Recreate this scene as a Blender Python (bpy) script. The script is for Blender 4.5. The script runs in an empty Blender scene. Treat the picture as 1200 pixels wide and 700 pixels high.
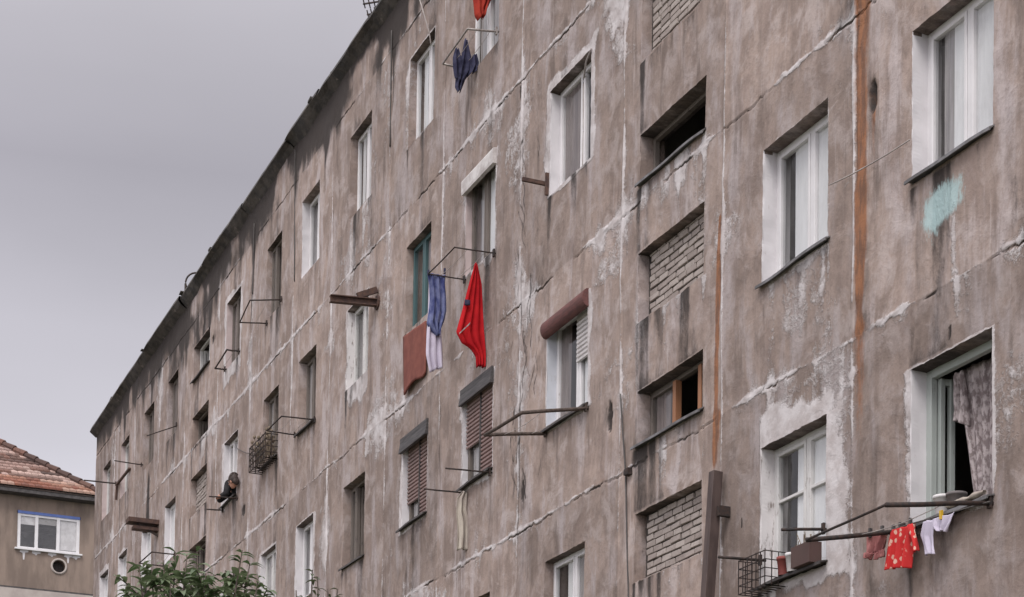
import bpy, bmesh, math, random
import numpy as np
from mathutils import Vector, Matrix
random.seed(7)
PI = math.pi
scene = bpy.context.scene
COL = scene.collection

# ------------------------------------------------------------------ camera (two vanishing points measured on the facade)
F, PX, PY = 2200.0, 600.0, 1087.396
DW, HC = 9.1234, 1.6                     # camera to facade, eye height
def _n(v): return v / np.linalg.norm(v)
def _ray(x, y): return np.array([(x - PX) / F, -(y - PY) / F, 1.0])
_Z = _n(_ray(1300., -45000.)); _X = -_n(_ray(-349., 1178.)); _Y = np.cross(_Z, _X)
if _Y[0] < 0: _Y = -_Y
ROT = np.array([_X, _Y, _Z])             # rows: world axes seen from the camera (right, up, forward)
EYE = Vector((0, -DW, HC))
def ray(x, y): return Vector(ROT @ _ray(x, y))
def at(x, y, o=0.0):                     # photo pixel -> point o metres out from the facade
    r = ray(x, y); return EYE + r * ((DW - o) / r.y)
def atX(x, y, X):                        # photo pixel -> point on the vertical plane x = X
    r = ray(x, y); return EYE + r * (X / r.x)
def atd(x, y, d):                        # photo pixel -> point d metres ahead of the camera
    return EYE + ray(x, y) * d
cam_d = bpy.data.cameras.new('camera'); cam = bpy.data.objects.new('camera', cam_d); COL.objects.link(cam)
r_, u_, f_ = ROT @ np.array([1., 0, 0]), ROT @ np.array([0, 1., 0]), ROT @ np.array([0, 0, 1.])
m = Matrix.Identity(4)
for i in range(3):
    m[i][0], m[i][1], m[i][2], m[i][3] = r_[i], u_[i], -f_[i], EYE[i]
cam.matrix_world = m
cam_d.sensor_width = 36; cam_d.lens = F / 1200 * 36; cam_d.shift_y = (PY - 350) / 1200
cam_d.clip_end = 3000; cam_d.clip_start = 0.1
scene.camera = cam

# ------------------------------------------------------------------ numpy noise
def _h(ix, iy, s):
    v = np.sin(ix * 127.1 + iy * 311.7 + s * 74.7) * 43758.5453
    return v - np.floor(v)
def vn(x, y, s=0):
    x = np.asarray(x, float); y = np.asarray(y, float)
    xi = np.floor(x); yi = np.floor(y); fx = x - xi; fy = y - yi
    fx = fx * fx * (3 - 2 * fx); fy = fy * fy * (3 - 2 * fy)
    a = _h(xi, yi, s); b = _h(xi + 1, yi, s); c = _h(xi, yi + 1, s); d = _h(xi + 1, yi + 1, s)
    return (a * (1 - fx) + b * fx) * (1 - fy) + (c * (1 - fx) + d * fx) * fy
def fbm(x, y, s=0, o=4):
    t = 0; a = .5; n = 0
    for k in range(o):
        t = t + a * vn(x * 2 ** k, y * 2 ** k, s + k * 13); n += a; a *= .5
    return t / n
def sm(a, b, x):
    t = np.clip((x - a) / (b - a), 0, 1); return t * t * (3 - 2 * t)

# ------------------------------------------------------------------ materials
class NT:
    def __init__(s, name):
        s.m = bpy.data.materials.new(name); s.m.use_nodes = True
        s.t = s.m.node_tree; s.t.nodes.clear()
        s.out = s.n('ShaderNodeOutputMaterial'); s.b = s.n('ShaderNodeBsdfPrincipled')
        s.l(s.b.outputs[0], s.out.inputs[0])
    def n(s, k, **kw):
        o = s.t.nodes.new(k)
        for a, v in kw.items(): setattr(o, a, v)
        return o
    def l(s, a, b): s.t.links.new(a, b)
    def val(s, inp, v):
        if hasattr(v, 'is_linked'): s.l(v, inp)
        else: inp.default_value = v
    def coord(s, scale=(1, 1, 1), kind='Object'):
        c = s.n('ShaderNodeTexCoord'); mp = s.n('ShaderNodeMapping'); mp.inputs['Scale'].default_value = scale
        s.l(c.outputs[kind], mp.inputs[0]); return mp.outputs[0]
    def noise(s, scale, detail=4, rough=.55, co=None, sc=(1, 1, 1), dist=0):
        n = s.n('ShaderNodeTexNoise'); n.inputs['Scale'].default_value = scale
        n.inputs['Detail'].default_value = detail; n.inputs['Roughness'].default_value = rough
        n.inputs['Distortion'].default_value = dist
        s.l(co if co is not None else s.coord(sc), n.inputs['Vector']); return n.outputs[0]
    def ramp(s, x, a, b, lo=0., hi=1.):
        r = s.n('ShaderNodeMapRange', interpolation_type='SMOOTHSTEP')
        s.val(r.inputs[0], x)
        for i, v in enumerate((a, b, lo, hi)): r.inputs[i + 1].default_value = v
        return r.outputs[0]
    def math(s, op, a, b=0.):
        r = s.n('ShaderNodeMath', operation=op); s.val(r.inputs[0], a); s.val(r.inputs[1], b); return r.outputs[0]
    def mix(s, f, a, b, mode='MIX'):
        r = s.n('ShaderNodeMix', data_type='RGBA', blend_type=mode)
        s.val(r.inputs[0], f); s.val(r.inputs[6], c4(a)); s.val(r.inputs[7], c4(b)); return r.outputs[2]
    def bump(s, h, st=.3, d=.01, nrm=None):
        b = s.n('ShaderNodeBump'); b.inputs['Strength'].default_value = st; b.inputs['Distance'].default_value = d
        s.l(h, b.inputs['Height'])
        if nrm is not None: s.l(nrm, b.inputs['Normal'])
        return b.outputs[0]
def c4(c):
    return (*c, 1) if isinstance(c, tuple) and len(c) == 3 else c

def simple(name, c1, c2=None, scale=6, rough=.7, metal=0, bump=.25, bd=.004, sc=(1, 1, 1), lo=.35, hi=.65, spots=None, detail=5):
    t = NT(name); n = t.noise(scale, detail, .6, sc=sc)
    col = t.mix(t.ramp(n, lo, hi), c1, c2 or tuple(v * .7 for v in c1))
    if spots:
        sp = t.noise(spots[1], 5, .7); col = t.mix(t.ramp(sp, spots[2], spots[2] + .08), col, spots[0])
    t.l(col, t.b.inputs['Base Color']); t.b.inputs['Roughness'].default_value = rough; t.b.inputs['Metallic'].default_value = metal
    if bump:
        t.l(t.bump(t.noise(scale * 4, 4, .6, sc=sc), bump, bd), t.b.inputs['Normal'])
    return t.m

def wall_material():
    t = NT('weathered_render')
    co = t.coord()
    a = t.n('ShaderNodeAttribute', attribute_name='wear_shade'); sp = t.n('ShaderNodeSeparateColor'); t.l(a.outputs['Color'], sp.inputs[0])
    P, G, Rr, T = sp.outputs[0], sp.outputs[1], sp.outputs[2], a.outputs['Alpha']
    n1 = t.noise(.55, 5, .6, co); n2 = t.noise(2.6, 6, .65, co, dist=.4); n3 = t.noise(17, 5, .7, co)
    st = t.noise(1.0, 6, .65, t.coord((4.5, 1, .6)), dist=.1)          # vertical run marks
    st2 = t.noise(1.0, 5, .7, t.coord((15, 1, .8)))
    pn = t.n('ShaderNodeAttribute', attribute_name='panel')
    base = t.mix(t.ramp(n1, .40, .60), (.345, .268, .234), (.290, .226, .198))
    nb = t.noise(2.3, 6, .62, t.coord((1.25, 1, .75)), dist=.25)
    base = t.mix(t.ramp(nb, .38, .58, .75, 0), base, (.205, .157, .136))
    lm = t.ramp(t.noise(.8, 4, .6, co), .38, .62, .15, 1.)
    base = t.mix(t.ramp(n2, .48, .64, 0, .8), base, (.40, .335, .315))
    base = t.mix(t.ramp(t.noise(1.0, 6, .6, t.coord((2.6, 1, .75)), dist=.3), .48, .66, 0, .85), base, (.42, .365, .362))
    base = t.mix(t.math('MULTIPLY', lm, t.ramp(st, .50, .68, 0, .9)), base, (.165, .128, .112))
    base = t.mix(t.ramp(t.noise(1.3, 6, .7, t.coord((1.5, 1, 1.))), .50, .64, 0, .5), base, (.225, .17, .15))
    base = t.mix(t.math('MULTIPLY', lm, t.ramp(st2, .54, .76, 0, .6)), base, (.50, .445, .44))
    base = t.mix(t.ramp(n3, .5, .70, 0, .40), base, (.19, .15, .135))
    pm = t.ramp(pn.outputs['Fac'], 0, 1, .80, 1.12)
    cm = t.n('ShaderNodeCombineColor'); [t.l(pm, cm.inputs[i]) for i in range(3)]
    base = t.mix(1., base, cm.outputs[0], 'MULTIPLY')
    # lime, plaster and mortar
    pe = t.math('ADD', P, t.math('MULTIPLY', t.math('SUBTRACT', t.noise(7, 7, .7, co), .5), 1.1))
    pe = t.math('ADD', pe, t.math('MULTIPLY', t.math('SUBTRACT', st, .5), .5))
    pe = t.math('ADD', pe, t.math('MULTIPLY', t.math('SUBTRACT', t.noise(30, 4, .75, co), .5), .55))
    pc = t.mix(t.ramp(t.noise(5, 4, .6, co), .35, .65), (.60, .565, .57), (.44, .395, .39))
    col = t.mix(t.ramp(pe, .42, .72, 0, .92), base, pc)
    # soot, damp and the shade painted on the opening heads
    ge = t.math('ADD', G, t.math('MULTIPLY', t.math('SUBTRACT', t.noise(5, 7, .72, t.coord((2, 1, .7))), .5), .9))
    col = t.mix(t.ramp(ge, .34, 1.0, 0, .96), col, (.040, .033, .031))
    # turquoise paint left under one sill
    te = t.math('ADD', T, t.math('MULTIPLY', t.math('SUBTRACT', t.noise(11, 7, .75, t.coord((2.2, 1, .8))), .5), 1.7))
    col = t.mix(t.ramp(te, .34, .80, 0, .82), col, (.40, .54, .55))
    # rust
    re = t.math('ADD', Rr, t.math('MULTIPLY', t.math('SUBTRACT', t.noise(6, 6, .7, t.coord((3, 1, .8))), .5), .8))
    rc = t.mix(t.ramp(t.noise(8, 5, .6, t.coord((2, 1, .5))), .38, .62), (.29, .125, .060), (.16, .078, .048))
    col = t.mix(t.ramp(re, .32, .72, 0, .92), col, rc)
    t.l(col, t.b.inputs['Base Color']); t.b.inputs['Roughness'].default_value = .92
    t.b.inputs['Specular IOR Level'].default_value = .25
    h = t.math('ADD', t.math('MULTIPLY', n2, .8), t.math('ADD', t.math('MULTIPLY', n3, .22), t.math('MULTIPLY', t.ramp(pe, .42, .72), .5)))
    h = t.math('ADD', h, t.math('MULTIPLY', t.noise(60, 3, .6, co), .06))
    h = t.math('ADD', h, t.math('MULTIPLY', t.ramp(ge, .5, .9), -.6))
    t.l(t.bump(h, .75, .03), t.b.inputs['Normal'])
    return t.m
M_WALL = wall_material()

def paint(name, c, dirt, amt=.55, rough=.55, scale=9):
    t = NT(name)
    n = t.noise(scale, 6, .7, sc=(2, 2, .6)); k = t.noise(3, 4, .6)
    col = t.mix(t.ramp(k, .3, .7), c, tuple(v * .88 for v in c))
    col = t.mix(t.ramp(n, amt, amt + .13, 0, .9), col, dirt)
    t.l(col, t.b.inputs['Base Color']); t.b.inputs['Roughness'].default_value = rough
    t.l(t.bump(n, .3, .004), t.b.inputs['Normal'])
    return t.m
M_WHITE = paint('white_window_paint', (.70, .68, .69), (.30, .26, .25), .64, .45)
M_OLDWHITE = paint('flaking_white_paint', (.60, .585, .575), (.24, .20, .185), .56, .6)
M_GREEN = paint('pale_green_paint', (.39, .42, .40), (.19, .19, .175), .6, .55)
M_TEAL = paint('teal_paint', (.055, .115, .122), (.05, .07, .07), .6, .5)
M_WOOD = paint('grey_wood', (.15, .125, .11), (.06, .05, .045), .55, .8)
M_ORANGE = paint('orange_brown_wood', (.33, .15, .075), (.14, .08, .05), .6, .6)
M_PLASTER = paint('white_lime_plaster', (.63, .605, .62), (.36, .30, .28), .62, .9, 7)
M_BLUEPLASTER = paint('bluish_lime_plaster', (.56, .575, .62), (.34, .31, .30), .6, .9, 7)
M_CHIPPED = paint('chipped_lime_plaster', (.64, .61, .61), (.20, .165, .15), .545, .9, 8)
M_PINKPLASTER = paint('pinkish_plaster', (.50, .41, .40), (.36, .29, .27), .6, .9, 6)
M_SILL = simple('zinc_sheet', (.19, .185, .19), (.10, .095, .095), 8, .5, .35)
M_DARKSILL = simple('dark_sill', (.07, .062, .06), (.035, .03, .03), 8, .7)
M_IRON = simple('rusty_black_iron', (.022, .019, .019), (.05, .03, .024), 22, .75, .2)
M_BROWNIRON = simple('brown_rusted_iron', (.10, .055, .04), (.055, .032, .028), 14, .8, .1)
M_GALV = simple('pale_galvanised_rod', (.36, .33, .31), (.22, .19, .18), 20, .5, .4)
M_BRANCH = simple('weathered_timber_rail', (.10, .072, .06), (.05, .036, .03), 25, .85, bump=.6, bd=.01)
M_ROOM = simple('room_plaster', (.22, .20, .18), (.15, .135, .12), 2, .9)
M_BITUMEN = simple('roof_bitumen', (.035, .032, .032), (.085, .073, .066), 3.5, .85, bump=.7, bd=.03, spots=((.20, .165, .15), 5, .62))
M_ROOF = simple('roof_gravel_felt', (.09, .085, .08), (.06, .055, .05), 3, .95)
M_GROUND = simple('ground_dirt', (.16, .14, .115), (.07, .085, .045), .6, .95)
M_DUCT = simple('brown_painted_duct', (.052, .034, .031), (.085, .058, .052), 7, .6, .1, sc=(2, 2, .4))
M_RUSTPIPE = simple('orange_rust_pipe', (.235, .10, .05), (.12, .055, .036), 9, .85, sc=(2, 2, .6))
M_CABLE = simple('cable', (.055, .048, .046), (.09, .08, .075), 4, .7)
M_ROPE = simple('pale_cable', (.40, .36, .34), (.30, .26, .25), 8, .8)
def brick_material():
    t = NT('grey_brick'); g = t.n('ShaderNodeNewGeometry')
    n = t.noise(14, 6, .7); c = t.mix(g.outputs['Random Per Island'], (.40, .35, .322), (.28, .235, .215))
    c = t.mix(t.ramp(n, .5, .72, 0, .7), c, (.20, .16, .145)); t.l(c, t.b.inputs['Base Color']); t.b.inputs['Roughness'].default_value = .95
    t.l(t.bump(n, .6, .008), t.b.inputs['Normal']); return t.m
M_BRICK = brick_material()
M_MORTAR = simple('dark_mortar_gap', (.075, .062, .056), (.04, .033, .03), 10, .95)
def glass_material(name='window_glass', tint=(.93, .94, .94)):
    t = NT(name); t.t.nodes.remove(t.b)
    tr = t.n('ShaderNodeBsdfTransparent'); tr.inputs[0].default_value = c4(tint)
    gl = t.n('ShaderNodeBsdfGlossy'); gl.inputs['Roughness'].default_value = .06; gl.inputs[0].default_value = (.92, .92, .92, 1)
    df = t.n('ShaderNodeBsdfDiffuse'); df.inputs[0].default_value = (.46, .43, .42, 1)
    ge = t.n('ShaderNodeNewGeometry'); dp = t.n('ShaderNodeVectorMath', operation='DOT_PRODUCT'); t.l(ge.outputs['Incoming'], dp.inputs[0]); t.l(ge.outputs['Normal'], dp.inputs[1])
    sc_ = t.math('POWER', t.math('SUBTRACT', 1.0, t.math('ABSOLUTE', dp.outputs['Value'])), 5.0); frv = t.math('ADD', t.math('MULTIPLY', sc_, .9), .07)   # Schlick, both faces of the sheet
    t.l(t.bump(t.noise(2.2, 2, .5), .06, .02), gl.inputs['Normal'])
    m1 = t.n('ShaderNodeMixShader'); t.l(frv, m1.inputs[0]); t.l(tr.outputs[0], m1.inputs[1]); t.l(gl.outputs[0], m1.inputs[2])
    m2 = t.n('ShaderNodeMixShader'); t.l(t.ramp(t.noise(5, 5, .7, sc=(1, 1, .5)), .42, .8, .02, .14), m2.inputs[0])
    t.l(m1.outputs[0], m2.inputs[1]); t.l(df.outputs[0], m2.inputs[2]); t.l(m2.outputs[0], t.out.inputs[0]); return t.m
M_GLASS = glass_material()
def cloth(name, c1, c2=None, scale=5, sc=(1, 1, 1), rough=.9, trans=.12, lo=.3, hi=.7):
    t = NT(name); n = t.noise(scale, 5, .6, sc=sc)
    c = t.mix(t.ramp(n, lo, hi), c1, c2 or tuple(v * .8 for v in c1)); t.l(c, t.b.inputs['Base Color'])
    t.b.inputs['Roughness'].default_value = rough; t.b.inputs['Specular IOR Level'].default_value = .1
    t.l(t.bump(t.noise(70, 2, .5), .2, .002), t.b.inputs['Normal'])
    if trans:
        tl = t.n('ShaderNodeBsdfTranslucent'); t.l(c, tl.inputs[0]); mx = t.n('ShaderNodeMixShader'); mx.inputs[0].default_value = trans
        t.l(t.b.outputs[0], mx.inputs[1]); t.l(tl.outputs[0], mx.inputs[2]); t.l(mx.outputs[0], t.out.inputs[0])
    return t.m
M_CURTW = cloth('white_net_curtain', (.88, .87, .88), (.80, .79, .80), 4, (6, 6, .5), trans=.12)
M_CURTG = cloth('grey_curtain', (.46, .43, .43), (.30, .28, .28), 4, (7, 7, .4), trans=.15)
M_CURTB = cloth('dusty_brown_curtain', (.30, .25, .24), (.19, .155, .15), 3, (9, 9, .5), trans=.2)
M_SHUT_PINK = simple('pinkish_brown_shutter', (.27, .18, .17), (.21, .145, .135), 5, .6)
M_SHUT_WHITE = simple('white_shutter', (.62, .59, .59), (.5, .47, .47), 5, .6)
M_BOXDARK = simple('dark_shutter_box', (.032, .029, .03), (.07, .064, .064), 6, .6, sc=(.6, 3, 6))
M_BOXWHITE = simple('white_shutter_box', (.62, .59, .58), (.42, .38, .37), 5, .6)
M_BOXRED = simple('faded_maroon_canvas', (.14, .055, .05), (.09, .038, .036), 6, .85, sc=(1, 4, 4))

# ------------------------------------------------------------------ mesh helpers
class MB:
    def __init__(s): s.v = []; s.f = []; s.c = None
    def face(s, pts):
        i = len(s.v); s.v += [tuple(p) for p in pts]; s.f.append(tuple(range(i, i + len(pts)))); return s
    def box(s, x0, x1, y0, y1, z0, z1, j=0.0):
        i = len(s.v)
        for z in (z0, z1):
            for (x, y) in ((x0, y0), (x1, y0), (x1, y1), (x0, y1)):
                s.v.append((x + random.uniform(-j, j), y + random.uniform(-j, j), z + random.uniform(-j, j)))
        s.f += [tuple(i + k for k in q) for q in ((3, 2, 1, 0), (4, 5, 6, 7), (0, 1, 5, 4), (1, 2, 6, 5), (2, 3, 7, 6), (3, 0, 4, 7))]
        return s
    def bar(s, p, q, w, h=None, up=Vector((0, 0, 1))):
        p = Vector(p); q = Vector(q); h = h or w; d = (q - p).normalized()
        a = d.cross(up)
        if a.length < 1e-4: a = d.cross(Vector((0, 1, 0)))
        a.normalize(); b = a.cross(d).normalized(); i = len(s.v)
        for c in (p, q):
            for (k, l) in ((-1, -1), (1, -1), (1, 1), (-1, 1)): s.v.append(tuple(c + a * k * w / 2 + b * l * h / 2))
        s.f += [tuple(i + k for k in t) for t in ((0, 1, 2, 3), (7, 6, 5, 4), (0, 4, 5, 1), (1, 5, 6, 2), (2, 6, 7, 3), (3, 7, 4, 0))]
        return s
    def tube(s, pts, r, n=8, cap=True):
        pts = [Vector(p) for p in pts]; rs = r if isinstance(r, (list, tuple)) else [r] * len(pts); base = len(s.v)
        for k, p in enumerate(pts):
            d = (pts[min(k + 1, len(pts) - 1)] - pts[max(k - 1, 0)]).normalized()
            a = d.cross(Vector((0, 0, 1)))
            if a.length < 1e-3: a = d.cross(Vector((0, 1, 0)))
            a.normalize(); b = a.cross(d)
            for j in range(n):
                t = 2 * PI * j / n; s.v.append(tuple(p + (a * math.cos(t) + b * math.sin(t)) * rs[k]))
        for k in range(len(pts) - 1):
            for j in range(n):
                s.f.append((base + k * n + j, base + k * n + (j + 1) % n, base + (k + 1) * n + (j + 1) % n, base + (k + 1) * n + j))
        if cap:
            s.f.append(tuple(base + j for j in range(n))[::-1]); s.f.append(tuple(base + (len(pts) - 1) * n + j for j in range(n)))
        return s
    def ell(s, c, rx, ry, rz, nu=14, nv=10, rot=None):
        i = len(s.v); c = Vector(c)
        for a in range(nv + 1):
            th = PI * a / nv
            for b in range(nu):
                ph = 2 * PI * b / nu; p = Vector((rx * math.sin(th) * math.cos(ph), ry * math.sin(th) * math.sin(ph), rz * math.cos(th)))
                if rot: p = rot @ p
                s.v.append(tuple(c + p))
        for a in range(nv):
            for b in range(nu): s.f.append((i + a * nu + b, i + (a + 1) * nu + b, i + (a + 1) * nu + (b + 1) % nu, i + a * nu + (b + 1) % nu))
        return s
    def grid(s, rows):
        i = len(s.v); n = len(rows[0])
        for r in rows: s.v += [tuple(p) for p in r]
        for a in range(len(rows) - 1):
            for b in range(n - 1): s.f.append((i + a * n + b, i + a * n + b + 1, i + (a + 1) * n + b + 1, i + (a + 1) * n + b))
        return s
    def build(s, name, mat, parent=None, smooth=False):
        me = bpy.data.meshes.new(name); me.from_pydata(s.v, [], s.f); me.validate(); me.update()
        bm = bmesh.new(); bm.from_mesh(me); bmesh.ops.recalc_face_normals(bm, faces=bm.faces); bm.to_mesh(me); bm.free()
        if smooth: me.polygons.foreach_set('use_smooth', [True] * len(me.polygons))
        me.materials.append(mat); o = bpy.data.objects.new(name, me); COL.objects.link(o)
        if parent is not None: o.parent = parent; o.matrix_parent_inverse = Matrix.Identity(4)
        return o
def empty(name, parent=None):
    o = bpy.data.objects.new(name, None); COL.objects.link(o)
    if parent is not None: o.parent = parent
    return o
def tag(o, label=None, cat=None, group=None, kind=None):
    if label: o['label'] = label
    if cat: o['category'] = cat
    if group: o['group'] = group
    if kind: o['kind'] = kind
    return o
def rebase(root, p):
    """move a thing's origin to its base without moving its parts"""
    p = Vector(p)
    if root.type == 'MESH': root.data.transform(Matrix.Translation(-p))
    for ch in root.children: ch.location = ch.location - p
    root.location = p

# ------------------------------------------------------------------ the apartment building
BLD = tag(empty('apartment_building'), 'long weathered brown concrete apartment block with rows of mismatched windows', 'building')
UL, UR, ZT = -49.6, 4.0, 17.02
JZ = [7.63, 10.54, 13.43, 16.22]
JU = [-13.8, -16.12, -18.40, -21.26, -24.04, -26.32, -29.15, -31.33, -34.08, -36.6, -39.45, -41.95, -44.6, -47.1, -11.0, -8.2, -5.4, -2.6, .2]
RZ = {1: (14.33, 15.68), 2: (11.56, 12.86), 3: (8.65, 9.98), 4: (5.70, 7.07)}
CU = dict(A=(-12.94, -11.84), B=(-15.36, -14.21), C=(-17.99, -16.52), D=(-20.39, -19.26), E=(-23.15, -22.11), F=(-25.52, -24.48),
          G=(-28.25, -27.19), H=(-30.88, -29.88), I=(-33.12, -32.13), J=(-36.02, -34.97), Q=(-38.76, -37.34), K=(-41.15, -40.13),
          L=(-43.58, -42.54), M=(-46.30, -45.28), N=(-48.6, -47.6))
SM = {'C1': (12.10, 13.05), 'C2': (10.68, 11.27), 'C3': (9.18, 9.95), 'C4': (7.78, 8.42), 'C5': (6.32, 7.07),
      'Q1': (14.92, 15.68), 'Q2': (13.52, 14.16), 'Q3': (12.02, 12.84), 'Q4': (10.65, 11.34)}
OPEN = {}
for c, r in [('A', 3), ('A', 4), ('B', 3), ('B', 4), ('D', 2), ('D', 3), ('D', 4), ('E', 1), ('E', 2), ('E', 3), ('E', 4), ('F', 1), ('F', 2), ('F', 3),
             ('G', 1), ('G', 2), ('G', 3), ('H', 1), ('H', 2), ('H', 3), ('I', 1), ('I', 2), ('I', 3), ('J', 1), ('J', 2), ('J', 3),
             ('K', 1), ('K', 2), ('L', 1), ('L', 2), ('M', 1), ('M', 2), ('N', 1), ('N', 2)]:
    OPEN[c + str(r)] = (*CU[c], *RZ[r])
for k, (a, b) in SM.items(): OPEN[k] = (*CU[k[0]], a, b)

def lines(lo, hi, must, step, fine):
    pts = set(round(x, 4) for x in must); x = lo
    while x < hi: pts.add(round(x, 4)); x += step(x)
    pts.add(hi)
    for c, w, st in fine:
        k = -w
        while k <= w: pts.add(round(c + k, 4)); k += st
    pts = sorted(p for p in pts if lo <= p <= hi); ms = set(round(x, 4) for x in must) | {lo, hi}
    out = [pts[0]]
    for p in pts[1:]:
        if p - out[-1] < .009:
            if p in ms:
                if out[-1] in ms: out.append(p)
                else: out[-1] = p
            continue
        out.append(p)
    return np.array(out)
us = lines(UL, UR, [v for o in OPEN.values() for v in o[:2]], lambda x: .024 if -22 < x < -10.8 else .045 if -32 < x <= -22 else .09 if x < -10 else .5,
           [(j, .09, .015 if j > -30 else .03) for j in JU if j < -10])
zs = lines(0.0, ZT, [v for o in OPEN.values() for v in o[2:]], lambda z: .7 if z < 4.6 else .035, [(j, .15, .013) for j in JZ])
U, Zg = np.meshgrid(us, zs)
Zj = Zg.copy(); Uj = U.copy()
near = np.ones_like(U)
Yd = (fbm(U * .7, Zg * .7, 3) - .5) * .035 + (fbm(U * 5, Zg * 5, 9, 3) - .5) * .012
# horizontal joints: a crooked bead of mortar, cracked and partly fallen out
P = np.zeros_like(U); G = np.zeros_like(U); RU = np.zeros_like(U); TE = np.zeros_like(U)
for k, jz in enumerate(JZ):
    wig = (fbm(U * 1.3, U * 0 + k * 7, 21) - .5) * .05 + (fbm(U * 11, U * 0 + k, 5, 4) - .5) * .028 + np.where(U < -27, (-27 - U) * .004, 0)
    dz = Zg - jz - wig
    amt = sm(.30, .62, fbm(U * .9, U * 0 + k * 3.1, 33, 3)) * (.45 if k == 3 else 1)
    wid = .008 + .032 * fbm(U * 5.5, U * 0 + 2 + k, 41, 4) * (.25 + amt)
    bead = np.exp(-(dz / wid) ** 2)
    lump = sm(.46, .62, fbm(U * 24, Zg * 24, 8, 3)); Yd -= bead * (.001 + .009 * amt * lump)
    crk = sm(.46, .55, fbm(U * 1.7, U * 0 + k * 5.3, 57, 3)) * np.exp(-((dz + .018 + .02 * (fbm(U * 16, U * 0, 3, 4) - .5) * 2.6) / .009) ** 2)
    Yd += crk * .016
    P += bead * (.18 + .48 * amt) * (.35 + .5 * lump + .7 * fbm(U * 8, Zg * 8, 43, 3)) - crk * 1.3
    G += crk * .7
    P += .46 * amt * np.exp(-(np.abs(dz - .02) / .2)) * (.3 + 1.2 * fbm(U * 4, Zg * 2.4, 61))
    drip = sm(.50, .72, fbm(U * 4.5, Zg * .3 + k * 4, 71, 3)) * np.exp(-np.clip(-dz, 0, 9) / .55) * (dz < 0)
    P += drip * .28
    up = sm(.52, .7, fbm(U * 3.5, Zg * .4 + k * 2, 79, 3)) * np.exp(-np.clip(dz, 0, 9) / .5) * (dz > 0)
    G += up * .26
for k, ju in enumerate(JU):
    wig = (fbm(Zg * .8, Zg * 0 + k * 3, 81) - .5) * .05
    du = U - ju - wig
    a = .35 + .75 * sm(.3, .62, fbm(Zg * .8, Zg * 0 + k * 5.7, 87, 3))
    P += np.exp(-(du / .016) ** 2) * .52 * a + np.exp(-np.abs(du) / .15) * .42 * a * fbm(U * 4, Zg * 1.2, 91) * 1.5
    Yd -= np.exp(-(du / .022) ** 2) * .010 * a
    ck = np.exp(-((du - .028) / .011) ** 2) * sm(.45, .6, fbm(Zg * .7, Zg * 0 + k * 2.2, 95, 3))
    Yd += ck * .02; G += ck * .55
# blotches of lime
P += .42 * sm(.53, .76, fbm(U * .75, Zg * .95, 101, 5)) + .14 * sm(.5, .7, fbm(U * 2.4, Zg * 1.1, 103, 4))
G += .42 * sm(.46, .68, fbm(U * 1.9, Zg * .34, 107, 5))
# below each opening: water runs, mostly from the ends of the sill
for nm, (a, b, z0, z1) in OPEN.items():
    below = np.clip(z0 - Zg, 0, 9); on = (Zg < z0)
    ins = sm(a - .10, a + .02, U) * (1 - sm(b - .02, b + .10, U))
    run = sm(.40, .68, fbm(U * 7, Zg * .25, 113 + len(nm), 3)) * np.exp(-below / (.45 + .5 * vn(U * 5, U * 0, 3)))
    G += on * ins * run * .62
    G += on * np.exp(-((U - a) / .05) ** 2) * np.exp(-below / .6) * .40
    P += on * ins * sm(.52, .72, fbm(U * 6, Zg * .3, 127, 3)) * np.exp(-below / .9) * .4
    # a little soot over the head
    ab = np.clip(Zg - z1, 0, 9); G += (Zg > z1) * ins * np.exp(-ab / .15) * .26
def surround(nm, l, r, t, b, s, seed=0):
    a, c, z0, z1 = OPEN[nm]; n = .35 + 1.3 * fbm(U * 3, Zg * 3, 140 + seed, 4)
    d = np.maximum(np.maximum((a - U) / l, (U - c) / r), np.maximum((Zg - z1) / t, (z0 - Zg) / b))
    global P
    P = P + s * np.clip(1.25 * n - d, 0, 1) * (d < 3)
surround('D2', .13, .13, .13, .04, 1.3, 1); surround('B4', .03, .44, .24, .16, .80, 2); surround('D3', .04, .10, .01, .02, 1.1, 3)
surround('A4', .10, .04, .02, .05, .7, 4); surround('J1', .14, .14, .10, .28, 1.3, 5); surround('N2', .12, .10, .12, .02, 1.1, 6); surround('I3', .16, .04, .06, .3, .9, 7)
surround('G2', .12, .02, .01, .45, .8, 8); surround('F1', .16, .03, .01, .02, .6, 9); surround('E2', .05, .08, .02, .1, .6, 10); surround('H3', .05, .14, .02, .02, .8, 11)
surround('J2', .15, .05, .02, .02, .9, 12); surround('E3', .10, .05, .02, .06, .8, 13); surround('F3', .12, .04, .02, .05, .8, 14); surround('M2', .1, .1, .1, .1, .7, 15)
surround('L2', .12, .1, .05, .3, .7, 16); surround('B3', .03, .03, .02, .1, .4, 17)
def blob(arr, u, z, ru, rz, s, pw=2, seed=0, n=.6):
    k = np.exp(-(np.abs((U - u) / ru) ** pw + np.abs((Zg - z) / rz) ** pw)); arr += k * s * (1 - n + 2 * n * fbm(U * 6, Zg * 3, 160 + seed, 4))
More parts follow.
